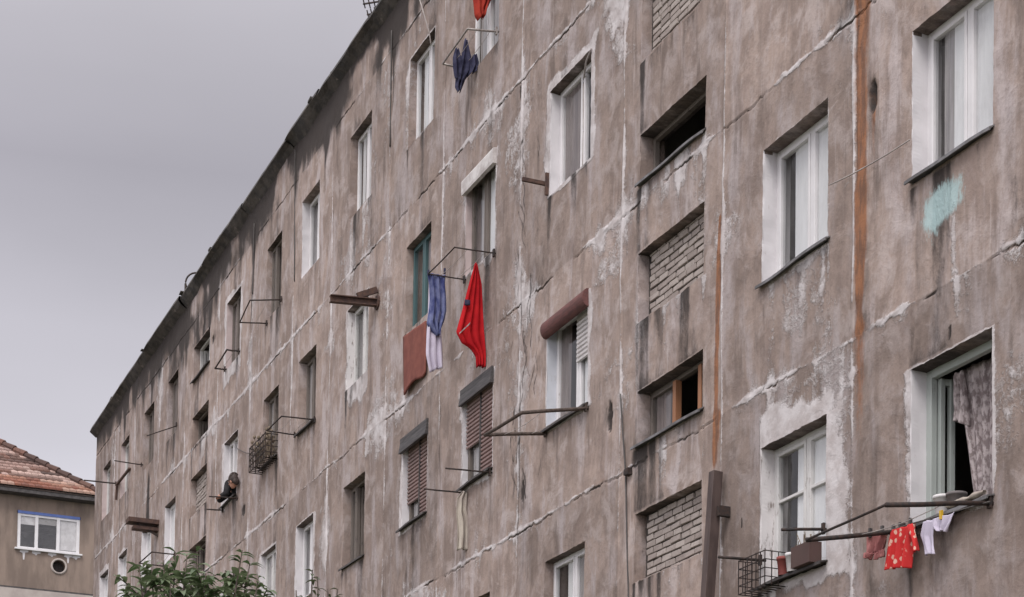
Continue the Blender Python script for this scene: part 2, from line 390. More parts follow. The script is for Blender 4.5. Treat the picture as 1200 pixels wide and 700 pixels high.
# rust: a long run beside the vertical joint, ending at a splash on the floor joint
w = .066 + .030 * sm(8.5, 10.2, Zg) + .05 * (fbm(Zg * 1.5, Zg * 0, 171) - .5)
RU += .9 * np.exp(-((U + 13.705 + .02 * (fbm(Zg * 2.5, Zg * 0, 177) - .5)) / w) ** 2) * sm(7.55, 7.7, Zg) * (.55 + 1.3 * (fbm(U * 6, Zg * 1.6, 173) - .3))
RU += np.exp(-((U + 13.66) / .16) ** 2) * .46 * sm(7.6, 8.4, Zg) * (.4 + fbm(U * 7, Zg * .5, 175))
RU += np.exp(-((U + 13.70) / .12) ** 2) * .60 * sm(5.2, 7.6, Zg) * (1 - sm(7.5, 7.7, Zg))
blob(RU, -13.68, 7.66, .17, .10, .42, 2, 1); blob(RU, -13.50, 9.45, .035, .30, .62, 2, 2); blob(RU, -16.22, 7.42, .06, .36, .55, 2, 3); blob(RU, -16.18, 7.62, .2, .06, .35, 2, 4)
w2_ = .030 + .03 * (fbm(Zg * 2.2, Zg * 0, 191) - .3); RU += np.exp(-((U + 16.235 + (Zg - 8.4) * -.035 + .02 * (fbm(Zg * 3, Zg * 0, 193) - .5)) / w2_) ** 2) * sm(7.0, 7.3, Zg) * (1 - sm(9.62, 9.75, Zg)) * (.55 + .8 * fbm(U * 4, Zg * 1.1, 195))
RU += np.exp(-((U + 16.22) / .13) ** 2) * .26 * sm(7.1, 7.5, Zg) * (1 - sm(9.0, 9.7, Zg))
blob(RU, -18.9, 7.66, .3, .05, .35, 2, 5); blob(RU, -27.3, 12.6, .06, .2, .4, 2, 6)
# knocked-out vent holes with soot round them
for (x, y, ru, rz, d) in ((1023, 112, .052, .15, .05), (714, 490, .06, .17, .05), (612, 575, .05, .13, .03), (611, 107, .035, .11, .03), (250, 398, .09, .09, .03), (285, 599, .07, .12, .03), (1114, 388, .02, .06, .02), (868, 613, .02, .05, .01)):
    p = at(x, y); k = np.exp(-(((U - p.x) / ru) ** 2 + ((Zg - p.z) / rz) ** 2)); k = sm(.34, .60, k * (.35 + 1.3 * fbm(U * 22, Zg * 13, int(x), 3))); G += 1.25 * k; Yd += d * k; P -= .8 * k
    k2 = np.exp(-(((U - p.x) / (ru * 2.2)) ** 2 + ((Zg - p.z) / (rz * 1.8)) ** 2)); G += .35 * k2
blob(TE, -12.50, 8.34, .30, .17, .95, 3, 7, .35); blob(TE, -12.62, 8.2, .15, .22, .45, 2, 8)
blob(P, -12.36, 8.0, .05, .42, .8, 2, 9); blob(P, -12.3, 7.5, .05, .35, .5, 2, 10)
blob(P, -14.05, 6.5, .22, .8, .35, 2, 11); blob(G, -13.5, 5.6, .14, .8, .25, 2, 12); blob(G, -11.7, 5.4, .25, .3, .2, 2, 12)
# damp attic strip under the eaves
att = sm(15.95, 16.75, Zg); G += att * .85 * sm(.33, .56, fbm(U * .9, Zg * .8, 181, 5)) + sm(16.62, 16.9, Zg) * .45
G += sm(15.2, 16.3, Zg) * .22 * fbm(U * 1.8, Zg * .4, 183)
for u in (-29.66, -31.4, -34.2, -37.5, -39.5, -26.3, -42.9, -46): blob(G, u + .1, 16.3, .16, .55, .75, 2, int(-u)); blob(G, u + .06, 15.5, .035, 1.1, .55, 2, int(-u) + 3)
blob(G, -38.6, 16.1, 2.2, .6, .6, 2, 5); blob(G, -43.0, 16.3, 1.2, .5, .45, 2, 6); blob(G, -34.0, 16.4, 1.6, .45, .45, 2, 7); blob(G, -29.5, 16.5, 1.0, .4, .5, 2, 8); blob(G, -27.0, 16.4, .8, .4, .4, 2, 9)
# soot run below the window near the far end
blob(G, -43.0, 13.3, .16, .75, 1.1, 4, 20); blob(G, -43.1, 11.9, .22, .9, 1.05, 4, 21); blob(G, -36.9, 13.2, .10, 2.2, .45, 4, 22); blob(G, -37.0, 11.0, .12, 1.4, .35, 4, 23)
blob(P, -36.85, 13.5, .12, .5, .6, 2, 24)
# scribbled cracks on the panel between two columns
for i in range(26):
    u0 = random.uniform(-21.6, -20.6); z0 = random.uniform(7.9, 13.2); s = random.uniform(-.35, .35); L = random.uniform(.15, .5)
    d = np.abs(U - u0 - s * (Zg - z0) - .03 * np.sin((Zg - z0) * 17 + i)); k = np.exp(-(d / .012) ** 2) * (np.abs(Zg - z0) < L); G += .5 * k; Yd += .006 * k
G = np.clip(G, 0, 1.3); P = np.clip(P, -.2, 1.2)
# panel tint
iu = np.searchsorted(np.sort(JU), U); iz = np.searchsorted(JZ, Zg); PAN = _h(iu * 1.0, iz * 1.0, 3)
# chipped arrises round the openings
edge = np.zeros_like(U)
for (a, b, z0, z1) in OPEN.values():
    inz = (Zg >= z0 - 1e-4) & (Zg <= z1 + 1e-4); inu = (U >= a - 1e-4) & (U <= b + 1e-4)
    ch = (fbm(U * 16, Zg * 16, 201, 3) - .5) * .018
    Uj = np.where(inz & (np.abs(U - a) < 1e-3), U + ch, Uj); Uj = np.where(inz & (np.abs(U - b) < 1e-3), U + ch, Uj)
    Zj = np.where(inu & (np.abs(Zg - z0) < 1e-3), Zg + ch, Zj); Zj = np.where(inu & (np.abs(Zg - z1) < 1e-3), Zg + ch, Zj)
nz, nu = U.shape
co = np.stack([Uj, Yd, Zj], -1).reshape(-1, 3)
ii = np.arange(nz * nu).reshape(nz, nu)
cu = (us[:-1] + us[1:]) / 2; cz = (zs[:-1] + zs[1:]) / 2; CUg, CZg = np.meshgrid(cu, cz); keep = np.ones_like(CUg, bool)
for (a, b, z0, z1) in OPEN.values(): keep &= ~((CUg > a) & (CUg < b) & (CZg > z0) & (CZg < z1))
quads = np.stack([ii[:-1, :-1], ii[:-1, 1:], ii[1:, 1:], ii[1:, :-1]], -1)[keep]
me = bpy.data.meshes.new('front_wall'); me.vertices.add(len(co)); me.vertices.foreach_set('co', co.ravel())
me.loops.add(quads.size); me.loops.foreach_set('vertex_index', quads.ravel().astype(np.int32))
me.polygons.add(len(quads)); me.polygons.foreach_set('loop_start', np.arange(0, quads.size, 4, dtype=np.int32))
me.polygons.foreach_set('use_smooth', np.ones(len(quads), bool)); me.update(calc_edges=True)
def attrs(me, wear_shade, pan):
    a = me.attributes.new('wear_shade', 'FLOAT_COLOR', 'POINT'); a.data.foreach_set('color', np.asarray(wear_shade, np.float32).ravel())
    b = me.attributes.new('panel', 'FLOAT', 'POINT'); b.data.foreach_set('value', np.asarray(pan, np.float32).ravel())
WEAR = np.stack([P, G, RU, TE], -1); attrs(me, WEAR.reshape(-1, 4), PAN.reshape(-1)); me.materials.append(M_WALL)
FW = bpy.data.objects.new('front_wall', me); COL.objects.link(FW); FW.parent = BLD
CO = co.reshape(nz, nu, 3)

# side, back, roof, interior
for x_ in (UL, UR - .3): MB().box(x_, x_ + .3, .02, 11, 0, ZT - .3).build('side_wall', M_WALL, BLD)
bw = MB().box(UL + .302, UR - .302, 10.7, 11, 0, ZT - .3).build('back_wall', M_WALL, BLD)
rm = MB().box(UL - .02, UR + .02, .03, 11.1, ZT - .28, ZT - .02).build('roof', M_ROOF, BLD)
it = MB()
for z in [4.75] + JZ: it.box(UL + .31, UR - .31, .31, 4.9, z - .1, z + .1)
zc = [4.75] + JZ
for a, b in zip(zc[:-1], zc[1:]):
    it.box(UL + .31, UR - .31, 4.9, 5.0, a + .102, b - .102)
    for u in JU: it.box(u - .06, u + .06, .31, 4.898, a + .102, b - .102)
it.build('interior', M_ROOM, BLD)
# eaves: dark bitumen flashing in uneven lengths
cuts = [UR, -12, -20.3, -24.6, -27.0, -29.66, -31.49, -34.48, -37.51, -39.52, -43.0, -46.2, UL - .12]
ev = MB()
for a, b in zip(cuts[:-1], cuts[1:]):
    n = max(3, int(abs(a - b) / .18)); dz = random.uniform(-.035, .03); dy = random.uniform(-.03, .03); rows = [[], [], [], [], []]
    for i in range(n + 1):
        u = a + (b - a) * i / n; s = .03 * float(fbm(np.array(u * 2.2), np.array(1.), 5)) ; lo = .11 + .15 * float(fbm(np.array(u * 1.4), np.array(9.), 7, 3))
        e = (.01 if i in (0, n) else 0)
        rows[0].append((u, .35, ZT + .03 + dz)); rows[1].append((u, -.15 - dy, ZT + .06 + dz + s - e)); rows[2].append((u, -.17 - dy - s, ZT - .02 + dz - e))
        rows[3].append((u, -.12 - dy + s, ZT - lo * .55 + dz + s)); rows[4].append((u, .005, ZT - lo + dz + s))
    ev.grid(rows)
EV = ev.build('eaves_flashing', M_BITUMEN, BLD)
lp = MB()
for i in range(26):                                   # loose, lifted scraps along the edge
    u = random.uniform(UL, -23); p = Vector((u, random.uniform(-.16, .0), ZT + random.uniform(.02, .04))); L = random.uniform(.08, .3)
    lp.box(p.x, p.x + L, p.y - .04, p.y + .05, p.z, p.z + random.uniform(.01, .04), .01)
o = lp.build('loose_roof_felt', M_BITUMEN, BLD); tag(o, kind='stuff')

# ------------------------------------------------------------------ windows
def ring(nm):
    a, b, z0, z1 = OPEN[nm]; i0 = int(np.argmin(abs(us - a))); i1 = int(np.argmin(abs(us - b))); k0 = int(np.argmin(abs(zs - z0))); k1 = int(np.argmin(abs(zs - z1)))
    idx = [(k0, i) for i in range(i0, i1)] + [(k, i1) for k in range(k0, k1)] + [(k1, i) for i in range(i1, i0, -1)] + [(k, i0) for k in range(k1, k0, -1)]
    return idx
def reveal(nm, mat, parent, name='reveal'):
    idx = ring(nm); a, b, z0, z1 = OPEN[nm]; v = []; w = []; pn = []; f = []; n = len(idx); ys = (None, .012, .10, .20, .305)
    for s, y in enumerate(ys):
        for (k, i) in idx:
            q = CO[k, i]
            if y is None: v.append(tuple(q))
            else:
                j = .012 * (float(vn(q[0] * 9 + y * 30, q[2] * 9, 3)) - .5); v.append((us[i] + j, y, zs[k] + j))
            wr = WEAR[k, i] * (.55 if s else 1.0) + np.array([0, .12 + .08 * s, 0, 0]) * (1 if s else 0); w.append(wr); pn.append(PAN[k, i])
    for s in range(len(ys) - 1):
        for j in range(n): f.append((s * n + j, s * n + (j + 1) % n, (s + 1) * n + (j + 1) % n, (s + 1) * n + j))
    if True:                                                # bare head of the opening, its colour darkened to paint in the shade
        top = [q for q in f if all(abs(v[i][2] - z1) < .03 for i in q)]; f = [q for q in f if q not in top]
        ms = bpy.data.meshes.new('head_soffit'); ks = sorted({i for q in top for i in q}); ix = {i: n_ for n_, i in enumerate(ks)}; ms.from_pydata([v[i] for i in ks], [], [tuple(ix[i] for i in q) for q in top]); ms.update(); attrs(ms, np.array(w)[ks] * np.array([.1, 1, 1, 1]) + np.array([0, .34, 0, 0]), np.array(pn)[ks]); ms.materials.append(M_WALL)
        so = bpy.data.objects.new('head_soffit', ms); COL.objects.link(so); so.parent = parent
    me = bpy.data.meshes.new(name); me.from_pydata(v, [], f); me.update()
    bm = bmesh.new(); bm.from_mesh(me); bmesh.ops.recalc_face_normals(bm, faces=bm.faces); bm.to_mesh(me); bm.free()
    attrs(me, np.array(w), np.array(pn)); me.materials.append(mat); o = bpy.data.objects.new(name, me); COL.objects.link(o); o.parent = parent; return o
def pleat(u0, u1, zt, zb, y, mat, parent, amp=.03, per=.13, slant=0., name='curtain'):
    n = max(8, int((u1 - u0) / .018)); m_ = 10; rows = []; ph = random.uniform(0, 6)
    for r in range(m_ + 1):
        t = r / m_; row = []
        for i in range(n + 1):
            s = i / n; u = u0 + (u1 - u0) * s + slant * t * (1 - .3 * s)
            w = math.sin(2 * PI * (u - slant * t) / per + ph + .6 * math.sin(5 * s)) + .4 * math.sin(2 * PI * (u0 + (u1 - u0) * s) / per * 1.7 + 2 + t)
            row.append((u, y + amp * (.55 + .45 * t) * w, zt + (zb - zt) * t + .006 * math.sin(9 * s)))
        rows.append(row)
    return MB().grid(rows).build(name, mat, parent, True)
def sill(nm, mat, parent, proj=.06, over=.05, sag=.02, th=.012, lean=0.0):
    a, b, z0, z1 = OPEN[nm]; n = 14; top = []; ph = random.uniform(0, 6); mb = MB(); rows = []
    for i in range(n + 1):
        t = i / n; u = a - over + (b - a + 2 * over) * t; s = sag * (math.sin(3.1 * t + ph) + .5 * math.sin(8 * t + ph * 2)) + lean * t
        inside = over < (u - a + over) < (b - a + over)
        rows.append([(u, -.004 if not inside else .16, z0 + .035 + s * .2), (u, -proj, z0 + .012 + s), (u, -proj - .004, z0 - .018 + s), (u, -proj + th, z0 - .016 + s), (u, -proj + th + .002, z0 + .002 + s), (u, -.004 if not inside else .16, z0 + .035 - th + s * .2)])
    mb.grid(rows); mb.face(rows[0]); mb.face(rows[-1]); return mb.build('sill', mat, parent)
def window(nm, fr=None, split=(.5,), rev=None, curt=(), sil=None, depth=None, shutter=None, label=None, dark=False, openleaf=None, fw=.035, sash=.036, bars=(), leafw=None):
    a, b, z0, z1 = OPEN[nm]; fr = fr or M_WHITE; depth = depth or {'A': .165, 'B': .155, 'C': .165, 'D': .125, 'E': .09, 'F': .12, 'G': .125, 'H': .135, 'I': .10, 'K': .12, 'Q': .14}.get(nm[0], .12)
    if nm[0] not in 'ABC': fw, sash = min(fw, .03), min(sash, .03)
    y0 = depth; y1 = depth + .06; mb = MB(); e = .012
    A, B, C, D = a + e, b - e, z0 + e + .02, z1 - e
    mb.box(a - .02, A + fw, y0, y1, z0 - .02, z1 + .02); mb.box(B - fw, b + .02, y0, y1, z0 - .02, z1 + .02)
    mb.box(A + fw, B - fw, y0 + .001, y1 - .001, z0 - .02, C + fw); mb.box(A + fw, B - fw, y0 + .001, y1 - .001, D - fw, z1 + .02)
    xs = [A + fw] + [A + fw + (B - A - 2 * fw) * s for s in split] + [B - fw]; leaves = []
    for s in xs[1:-1]: mb.box(s - .022, s + .022, y0 - .006, y1 - .004, C + fw, D - fw)
    for k in range(len(xs) - 1):
        l = xs[k] + (0 if k == 0 else .022); r = xs[k + 1] - (0 if k == len(xs) - 2 else .022); lo, hi = C + fw, D - fw
        leaves.append((l, r, lo, hi))
        if openleaf == k: continue
        g = .004; ys0, ys1 = y0 - .012, y1 - .012
        mb.box(l + g, l + g + sash, ys0, ys1, lo + g, hi - g); mb.box(r - g - sash, r - g, ys0, ys1, lo + g, hi - g)
        mb.box(l + g + sash, r - g - sash, ys0, ys1, lo + g, lo + g + sash); mb.box(l + g + sash, r - g - sash, ys0, ys1, hi - g - sash, hi - g)
        for t in bars:
            zz = lo + (hi - lo) * t; mb.box(l + g + sash, r - g - sash, ys0 + .004, ys1 - .004, zz - .015, zz + .015)
    w = mb.build('window', fr, BLD)
    if label: w['label'] = label
    md = w.modifiers.new('bevel', 'BEVEL'); md.width = .004; md.segments = 1
    for k, (l, r, lo, hi) in enumerate(leaves):
        if openleaf == k and leafw == 0: continue
        if openleaf == k:
            # a casement swung inward on the left jamb
            q = leafw or (r - l); mb = MB(); L0 = Vector((l + .01, y1 + .01, 0)); d = Vector((.22, .97, 0)); 
            for zz in (lo + .02, hi - .03): mb.bar(L0 + Vector((0, 0, zz)), L0 + d * q + Vector((0, 0, zz)), .04, .055)
            for s in (0.02, q - .02): mb.bar(L0 + d * s + Vector((0, 0, lo)), L0 + d * s + Vector((0, 0, hi)), .055, .04)
            sh = mb.build('open_casement', fr, w)
            continue
        MB().face([(l + .03, y0 + .018, lo + .03), (r - .03, y0 + .018, lo + .03), (r - .03, y0 + .018, hi - .03), (l + .03, y0 + .018, hi - .03)]).build('pane', M_GLASS, w)
    for (k, s0, s1, mat, t0, t1) in curt:
        l, r, lo, hi = leaves[k]; q = r - l + .06; l -= .03
        pleat(l + q * s0, l + q * s1, hi + .02 - (hi - lo) * t0, lo - .02 + (hi - lo) * (1 - t1), y0 + .034, mat, w, .005 if mat is M_CURTW else .010, .29 if mat is M_CURTW else .15)
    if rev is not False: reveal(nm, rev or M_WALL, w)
    if sil: sill(nm, sil[0], w, *sil[1:])
    if shutter:
        bm_ = shutter['boxmat']; h = shutter['h']; pr = shutter['proj']; u0, u1 = a - .03, b + .03
        sec = shutter['sec']; n = len(sec); rows = []
        for u in (u0, u1): rows.append([(u, -p[0] * pr + (1 - abs(p[0]) if p[0] < 0 else 0) * 0 - .004, z1 + .03 - h * (1 - p[1]) ) for p in sec])
        q = MB(); q.grid([list(x) for x in rows]); q.face(rows[0]); q.face(rows[1]); q.face([rows[0][0], rows[1][0], rows[1][-1], rows[0][-1]])
        q.build('shutter_box', bm_, w)
        for k, t in shutter['leaf']:
            l, r, lo, hi = leaves[k]; sh = MB(); zt = z1 - .02; zb = zt - (zt - z0) * t; p = .055; rows = []; z = zt
            while z > zb:
                rows += [[(l - .02, y0 - .018, z), (r + .02, y0 - .018, z)], [(l - .02, y0 - .045, z - p * .25), (r + .02, y0 - .045, z - p * .25)], [(l - .02, y0 - .042, z - p * .7), (r + .02, y0 - .042, z - p * .7)], [(l - .02, y0 - .018, z - p * .85), (r + .02, y0 - .018, z - p * .85)]]; z -= p
            sh.grid(rows); sh.build('roller_shutter', shutter['mat'], w)
            if k == 0 or shutter.get('guide'): MB().box(r + .004, r + .034, y0 - .055, y0 - .014, z0, z1).build('shutter_guide', M_DARKSILL, w)
    return w
def brickup(nm, depth=.115, label='opening walled up with rough grey bricks', sl=None):
    a, b, z0, z1 = OPEN[nm]; w = MB().box(a - .01, b + .01, depth + .018, depth + .10, z0 - .01, z1 + .01).build('brick_infill', M_MORTAR, BLD); w['label'] = label
    mb = MB(); rh = .074; z = z0 + .004; k = 0
    while z < z1 - .01:
        h = min(rh - .015, z1 - z - .004); u = a - (.13 if k % 2 else 0) + random.uniform(-.04, .02); wob = random.uniform(-.004, .004)
        while u < b:
            L = random.choice((.205, .215, .21, .225, .19)); l, r = max(u, a + .05), min(u + L - .021, b - .004)
            if r - l > .03:
                y = depth + random.uniform(-.007, .007); s = random.uniform(-.003, .003)
                mb.box(l, r, y, depth + .03, z + wob + s, z + h + wob + s, .005)
            u += L
        z += rh; k += 1
    o = mb.build('bricks', M_BRICK, w); md = o.modifiers.new('bevel', 'BEVEL'); md.width = .006; md.segments = 2
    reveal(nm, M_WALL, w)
    return w
SEC_FLARE = [(.0, 1.0), (.55, .98), (.55, .62), (.70, .45), (1.0, .05), (1.0, -.02), (.0, .0)]
SEC_BOX = [(.0, 1.0), (.85, .95), (1.0, .85), (1.0, .2), (.9, 0.), (.0, .0)]
SEC_ROLL = [(0., 1.0)] + [(.15 + .85 * math.cos(PI * (.5 - i / 10)), .5 + .5 * math.sin(PI * (.5 - i / 10))) for i in range(11)] + [(0., 0.)]

W_, G_, B_ = M_CURTW, M_CURTG, M_CURTB
window('A3', M_WHITE, (.52,), M_PLASTER, [(0, .30, .62, G_, 0, 1), (0, .55, 1, W_, 0, 1), (1, 0, 1, W_, 0, 1)], (M_SILL, .06, .02, .012, .012, .0), label='white window with net curtains, turquoise paint under its sill')
A4 = window('A4', M_GREEN, (), M_PLASTER, [], (M_SILL, .08, .03, .008), label='pale green window standing open with a drawn-aside curtain', openleaf=0, fw=.055, leafw=.13)
window('B3', M_WHITE, (.55,), M_PLASTER, [(0, .42, 1, W_, 0, 1), (1, 0, 1, W_, 0, 1)], (M_SILL, .06, .04, .014), label='white window with flat white curtains')
window('B4', M_OLDWHITE, (.52,), M_CHIPPED, [(0, .60, .98, W_, 0, 1), (1, .0, 1, W_, 0, 1)], (M_DARKSILL, .09, .03, .01), label='old window in a white limewashed surround', bars=(.62,))
brickup('C1'); brickup('C3'); brickup('C5')
window('C2', M_WOOD, (), None, [], (M_SILL, .05, .02, .022, .012, 0), label='wide low opening, dark inside, with no glass', openleaf=0, fw=.03, sash=.03, leafw=0)
C4 = window('C4', M_WOOD, (.40, .80), None, [(0, .15, .7, B_, 0, 1), (2, 0, 1, W_, 0, 1)], (M_SILL, .06, .03, .01), label='wide low window with orange-brown wooden bars', openleaf=1, fw=.03, sash=.025, leafw=0)
a, b, z0, z1 = OPEN['C4']
for s_ in (.40, .80): c_ = a + .042 + (b - a - .084) * s_; MB().box(c_ - .035, c_ + .035, .14, .21, z0 + .03, z1 - .04).build('mullion', M_ORANGE, C4)
window('D2', M_WHITE, (.60,), M_PLASTER, [(0, 0, 1, B_, 0, 1), (1, .35, 1, W_, 0, 1)], None, label='white window in a bright white painted surround')
window('D3', M_WHITE, (.58,), M_BLUEPLASTER, [(0, .0, .55, B_, 0, 1), (1, .2, .9, W_, 0, 1)], (M_DARKSILL, .07, .03, .01), shutter=dict(boxmat=M_BOXRED, h=.21, proj=.085, sec=SEC_ROLL, mat=M_SHUT_WHITE, leaf=[(1, .47)]), label='window under a rolled maroon canvas blind')
window('D4', M_WHITE, (.56,), None, [(0, .55, .8, W_, 0, 1), (1, .1, 1, G_, 0, 1)], None, label='white plastic window without a surround')
window('E1', M_WHITE, (.5,), None, [(0, .3, .9, G_, 0, 1), (1, .2, .8, G_, 0, 1)], None)
window('E2', M_WOOD, (.5,), M_PINKPLASTER, [(0, .5, 1, G_, 0, 1), (1, 0, .9, W_, 0, 1)], None, shutter=dict(boxmat=M_BOXWHITE, h=.21, proj=.06, sec=SEC_BOX, mat=M_SHUT_WHITE, leaf=[]), label='window below a long white shutter box')
sh3 = dict(boxmat=M_BOXDARK, h=.22, proj=.05, sec=SEC_FLARE, mat=M_SHUT_PINK)
window('E3', M_WOOD, (.52,), M_PLASTER, [(0, .2, .9, G_, 0, 1)], (M_DARKSILL, .07, .03, .01), shutter=dict(sh3, leaf=[(0, .58), (1, 1.)]))
window('E4', M_WOOD, (.4,), None, [(0, 0, .7, G_, 0, 1)], None, openleaf=1, leafw=.1)
window('F1', M_WHITE, (.58,), None, [(0, .40, .65, W_, 0, 1)], None)
window('F2', M_TEAL, (.45,), None, [(1, .1, .8, B_, 0, 1)], None, label='teal framed window above the hanging rug')
window('F3', M_WOOD, (.52,), M_PLASTER, [(0, .2, .9, G_, 0, 1)], (M_DARKSILL, .07, .04, .01), shutter=dict(sh3, leaf=[(0, .70), (1, 1.)]))
window('G1', M_WHITE, (.52,), None, [(0, .3, .6, W_, 0, 1), (1, .3, .9, B_, 0, 1)], None)
window('G2', M_OLDWHITE, (.5,), M_CHIPPED, [(0, .5, 1, G_, 0, 1), (1, .2, .9, G_, 0, 1)], None)
window('G3', M_WOOD, (.25,), None, [], (M_DARKSILL, .06, .03, .008), openleaf=1, leafw=.1)
window('H1', M_WHITE, (.55,), M_PLASTER, [(0, .6, .9, G_, 0, 1)], None)
window('H2', M_WOOD, (.42,), None, [(0, 0, .6, G_, 0, 1)], (M_DARKSILL, .07, .03, .008), openleaf=1, leafw=.12)
window('H3', M_WHITE, (.5,), M_PLASTER, [(0, .5, .9, G_, 0, 1)], None)
window('I1', M_WOOD, (.3,), None, [(0, .3, 1, G_, 0, 1)], None, openleaf=1, leafw=.1)
window('I2', M_WOOD, (.4,), None, [(0, .1, .8, G_, 0, 1)], (M_DARKSILL, .07, .03, .008), openleaf=1, leafw=.1)
window('I3', M_OLDWHITE, (.5,), M_PLASTER, [(0, .2, .9, G_, 0, 1)], None)
window('J1', M_WOOD, (.4,), M_PINKPLASTER, [(0, .0, .6, B_, 0, 1)], None, openleaf=1, leafw=.1)
window('J2', M_WHITE, (.34,), M_PLASTER, [(0, .1, .7, G_, 0, 1)], (M_DARKSILL, .07, .03, .006), openleaf=1, label='white window standing open with a person leaning out')
window('J3', M_WHITE, (.5,), M_PLASTER, [(0, .1, .8, G_, 0, 1)], None)
window('K1', M_WOOD, (.4,), None, [(0, .1, 1, B_, 0, 1)], None, openleaf=1, leafw=.1)
window('K2', M_WHITE, (.5,), M_PLASTER, [(0, .1, .9, W_, 0, 1), (1, 0, .6, G_, 0, 1)], None)
window('L1', M_WOOD, (.35,), None, [(0, .1, 1, B_, 0, 1)], None, openleaf=1, leafw=.1)
window('L2', M_WHITE, (.5,), M_PLASTER, [(0, .1, .9, W_, 0, 1)], None)
window('M1', M_OLDWHITE, (.5,), M_PINKPLASTER, [(0, 0, 1, B_, 0, 1), (1, 0, 1, B_, 0, 1)], None)
window('M2', M_WHITE, (.5,), M_PLASTER, [(0, .1, .9, W_, 0, 1)], None)
window('N1', M_OLDWHITE, (.5,), M_PINKPLASTER, [(0, .1, .9, B_, 0, 1)], None)
window('N2', M_WHITE, (.5,), M_PLASTER, [(0, 0, 1, W_, 0, 1), (1, 0, 1, W_, 0, 1)], None)
window('Q1', M_OLDWHITE, (.6,), None, [(1, .3, 1, W_, 0, .9)], (M_DARKSILL, .06, .03, .008), openleaf=0, leafw=.1)
window('Q2', M_WOOD, (.65,), None, [(1, .3, 1, G_, 0, 1)], None, openleaf=0, leafw=.1)
brickup('Q3', label='small opening walled up with bricks near the far end')
window('Q4', M_WOOD, (.3,), None, [], None, openleaf=1, leafw=.1)
#PART2
# ------------------------------------------------------------------ clothes racks, brackets, beams
RACKS = 'clothes drying racks fixed outside the windows'
def rod(pts, r, name, mat, parent, sag=0.0, n=7):
    q = []
    for p, s in zip(pts[:-1], pts[1:]):
        k = 6 if sag else 3
        for i in range(k):
            t = i / k; v = p.lerp(s, t); v.z -= sag * 4 * t * (1 - t); v += Vector((0, random.uniform(-1, 1), random.uniform(-1, 1))) * r * .25; q.append(v)
    q.append(pts[-1]); return MB().tube(q, r, n).build(name, mat, parent, True)
def rack(label, arms, rail=True, r=.014, mat=None, lines=0, plate=True, railr=None):
    mat = mat or M_IRON; t = tag(empty('clothes_rack'), label, 'clothes rack', RACKS); tips = []
    for w, o in arms:
        p = at(*w); q = atX(*o, p.x); tips.append((p, q)); p2 = p + Vector((0, .03, 0))
        rod([p2, q], r * .85, 'arm', mat, t)
        if plate: MB().box(p.x - .02, p.x + .02, -.04, -.018, p.z - .05, p.z + .05, .003).build('wall_plate', mat, t)
    if rail and len(tips) > 1: rod([tips[0][1], tips[1][1]], railr or r * .8, 'rail', mat, t)
    for i in range(lines):
        f = (i + .6) / (lines + .3); rod([tips[0][0].lerp(tips[0][1], f), tips[1][0].lerp(tips[1][1], f)], .004, 'line', M_ROPE, t, .03, 5)
    rebase(t, tips[0][0]); return t, tips
rack('black iron drying rack of pink, red and lilac clothes at the open green window', [((1163, 589), (1038, 592)), ((1062, 621), (945, 633))], r=.024, railr=.011, lines=1)
rack('two iron rods beside the square wire basket', [((968, 620), (916, 621)), ((894, 657), (842, 653))], rail=False, r=.017)
rack('rough timber drying rack below the maroon blind', [((689, 478), (612, 484)), ((641, 508), (568, 510))], r=.026, mat=M_BRANCH, lines=2)
rack('thin dark rack holding the navy trousers and the red jacket', [((581, 297), (533, 290)), ((546, 328), (502, 321))], r=.011, lines=2)
rack('thin iron rack below the right one of two dark shutter boxes', [((576, 554), (522, 549)), ((545, 578), (497, 573))], rail=False, r=.013)
rack('pale metal rack with navy clothes at the top floor', [((584, 37), (548, 34)), ((549, 82), (519, 75))], r=.016, mat=M_GALV, lines=2)
rack('iron rack on the dark window left of the rusty beam', [((370, 492), (330, 488)), ((347, 510), (313, 505))], r=.015, lines=2)
rack('square iron rack at the top floor window above the bare brown wall', [((331, 351), (293, 352)), ((314, 379), (281, 378))], r=.015, lines=1)
rack('short box-shaped rack on the whitewashed top floor window', [((281, 412), (266, 410)), ((265, 433), (252, 432))], r=.02, lines=1)
rack('two rods in front of the person leaning out', [((279, 584), (245, 582)), ((262, 598), (242, 597))], rail=False, r=.018)
rack('bent iron rack just above the tree top', [((206, 650), (178, 647)), ((193, 664), (163, 660))], r=.018, lines=2)
rack('single long rod at the top floor window, drooping to the left', [((208, 498), (172, 511))], r=.014)
rack('straight thin rod on the far top floor wall, the upper of two', [((167, 545), (134, 540))], r=.016)
rack('lowest straight iron rod seen against the tiled roof', [((137, 567), (98, 563))], r=.022)
def thing_bar(name, label, cat, segs, mat, base):
    mb = MB()
    for p, q, w, h in segs: mb.bar(p, q, w, h)
    o = mb.build(name, mat); tag(o, label, cat); rebase(o, base); return o
# T-shaped bracket
t = tag(empty('wall_bracket'), 'small T-shaped iron bracket beside the bright white surround', 'bracket')
p = at(641, 216); q = atX(612, 210, p.x)
MB().bar(p, q, .035, .045).build('arm', M_BROWNIRON, t); a_ = at(641.5, 203, .02); b_ = at(641, 229, .02); MB().bar(a_, b_, .05, .03).build('wall_plate', M_BROWNIRON, t); rebase(t, p)
t = tag(empty('wall_bracket'), 'crooked dark bracket bolted high on the far end wall', 'bracket')
MB().bar(at(137, 568, .04), at(152, 549, .04), .06, .04).build('arm', M_BROWNIRON, t); MB().bar(at(137, 566, .03), at(136, 586, .03), .05, .04).build('leg', M_BROWNIRON, t); rebase(t, at(137, 568))
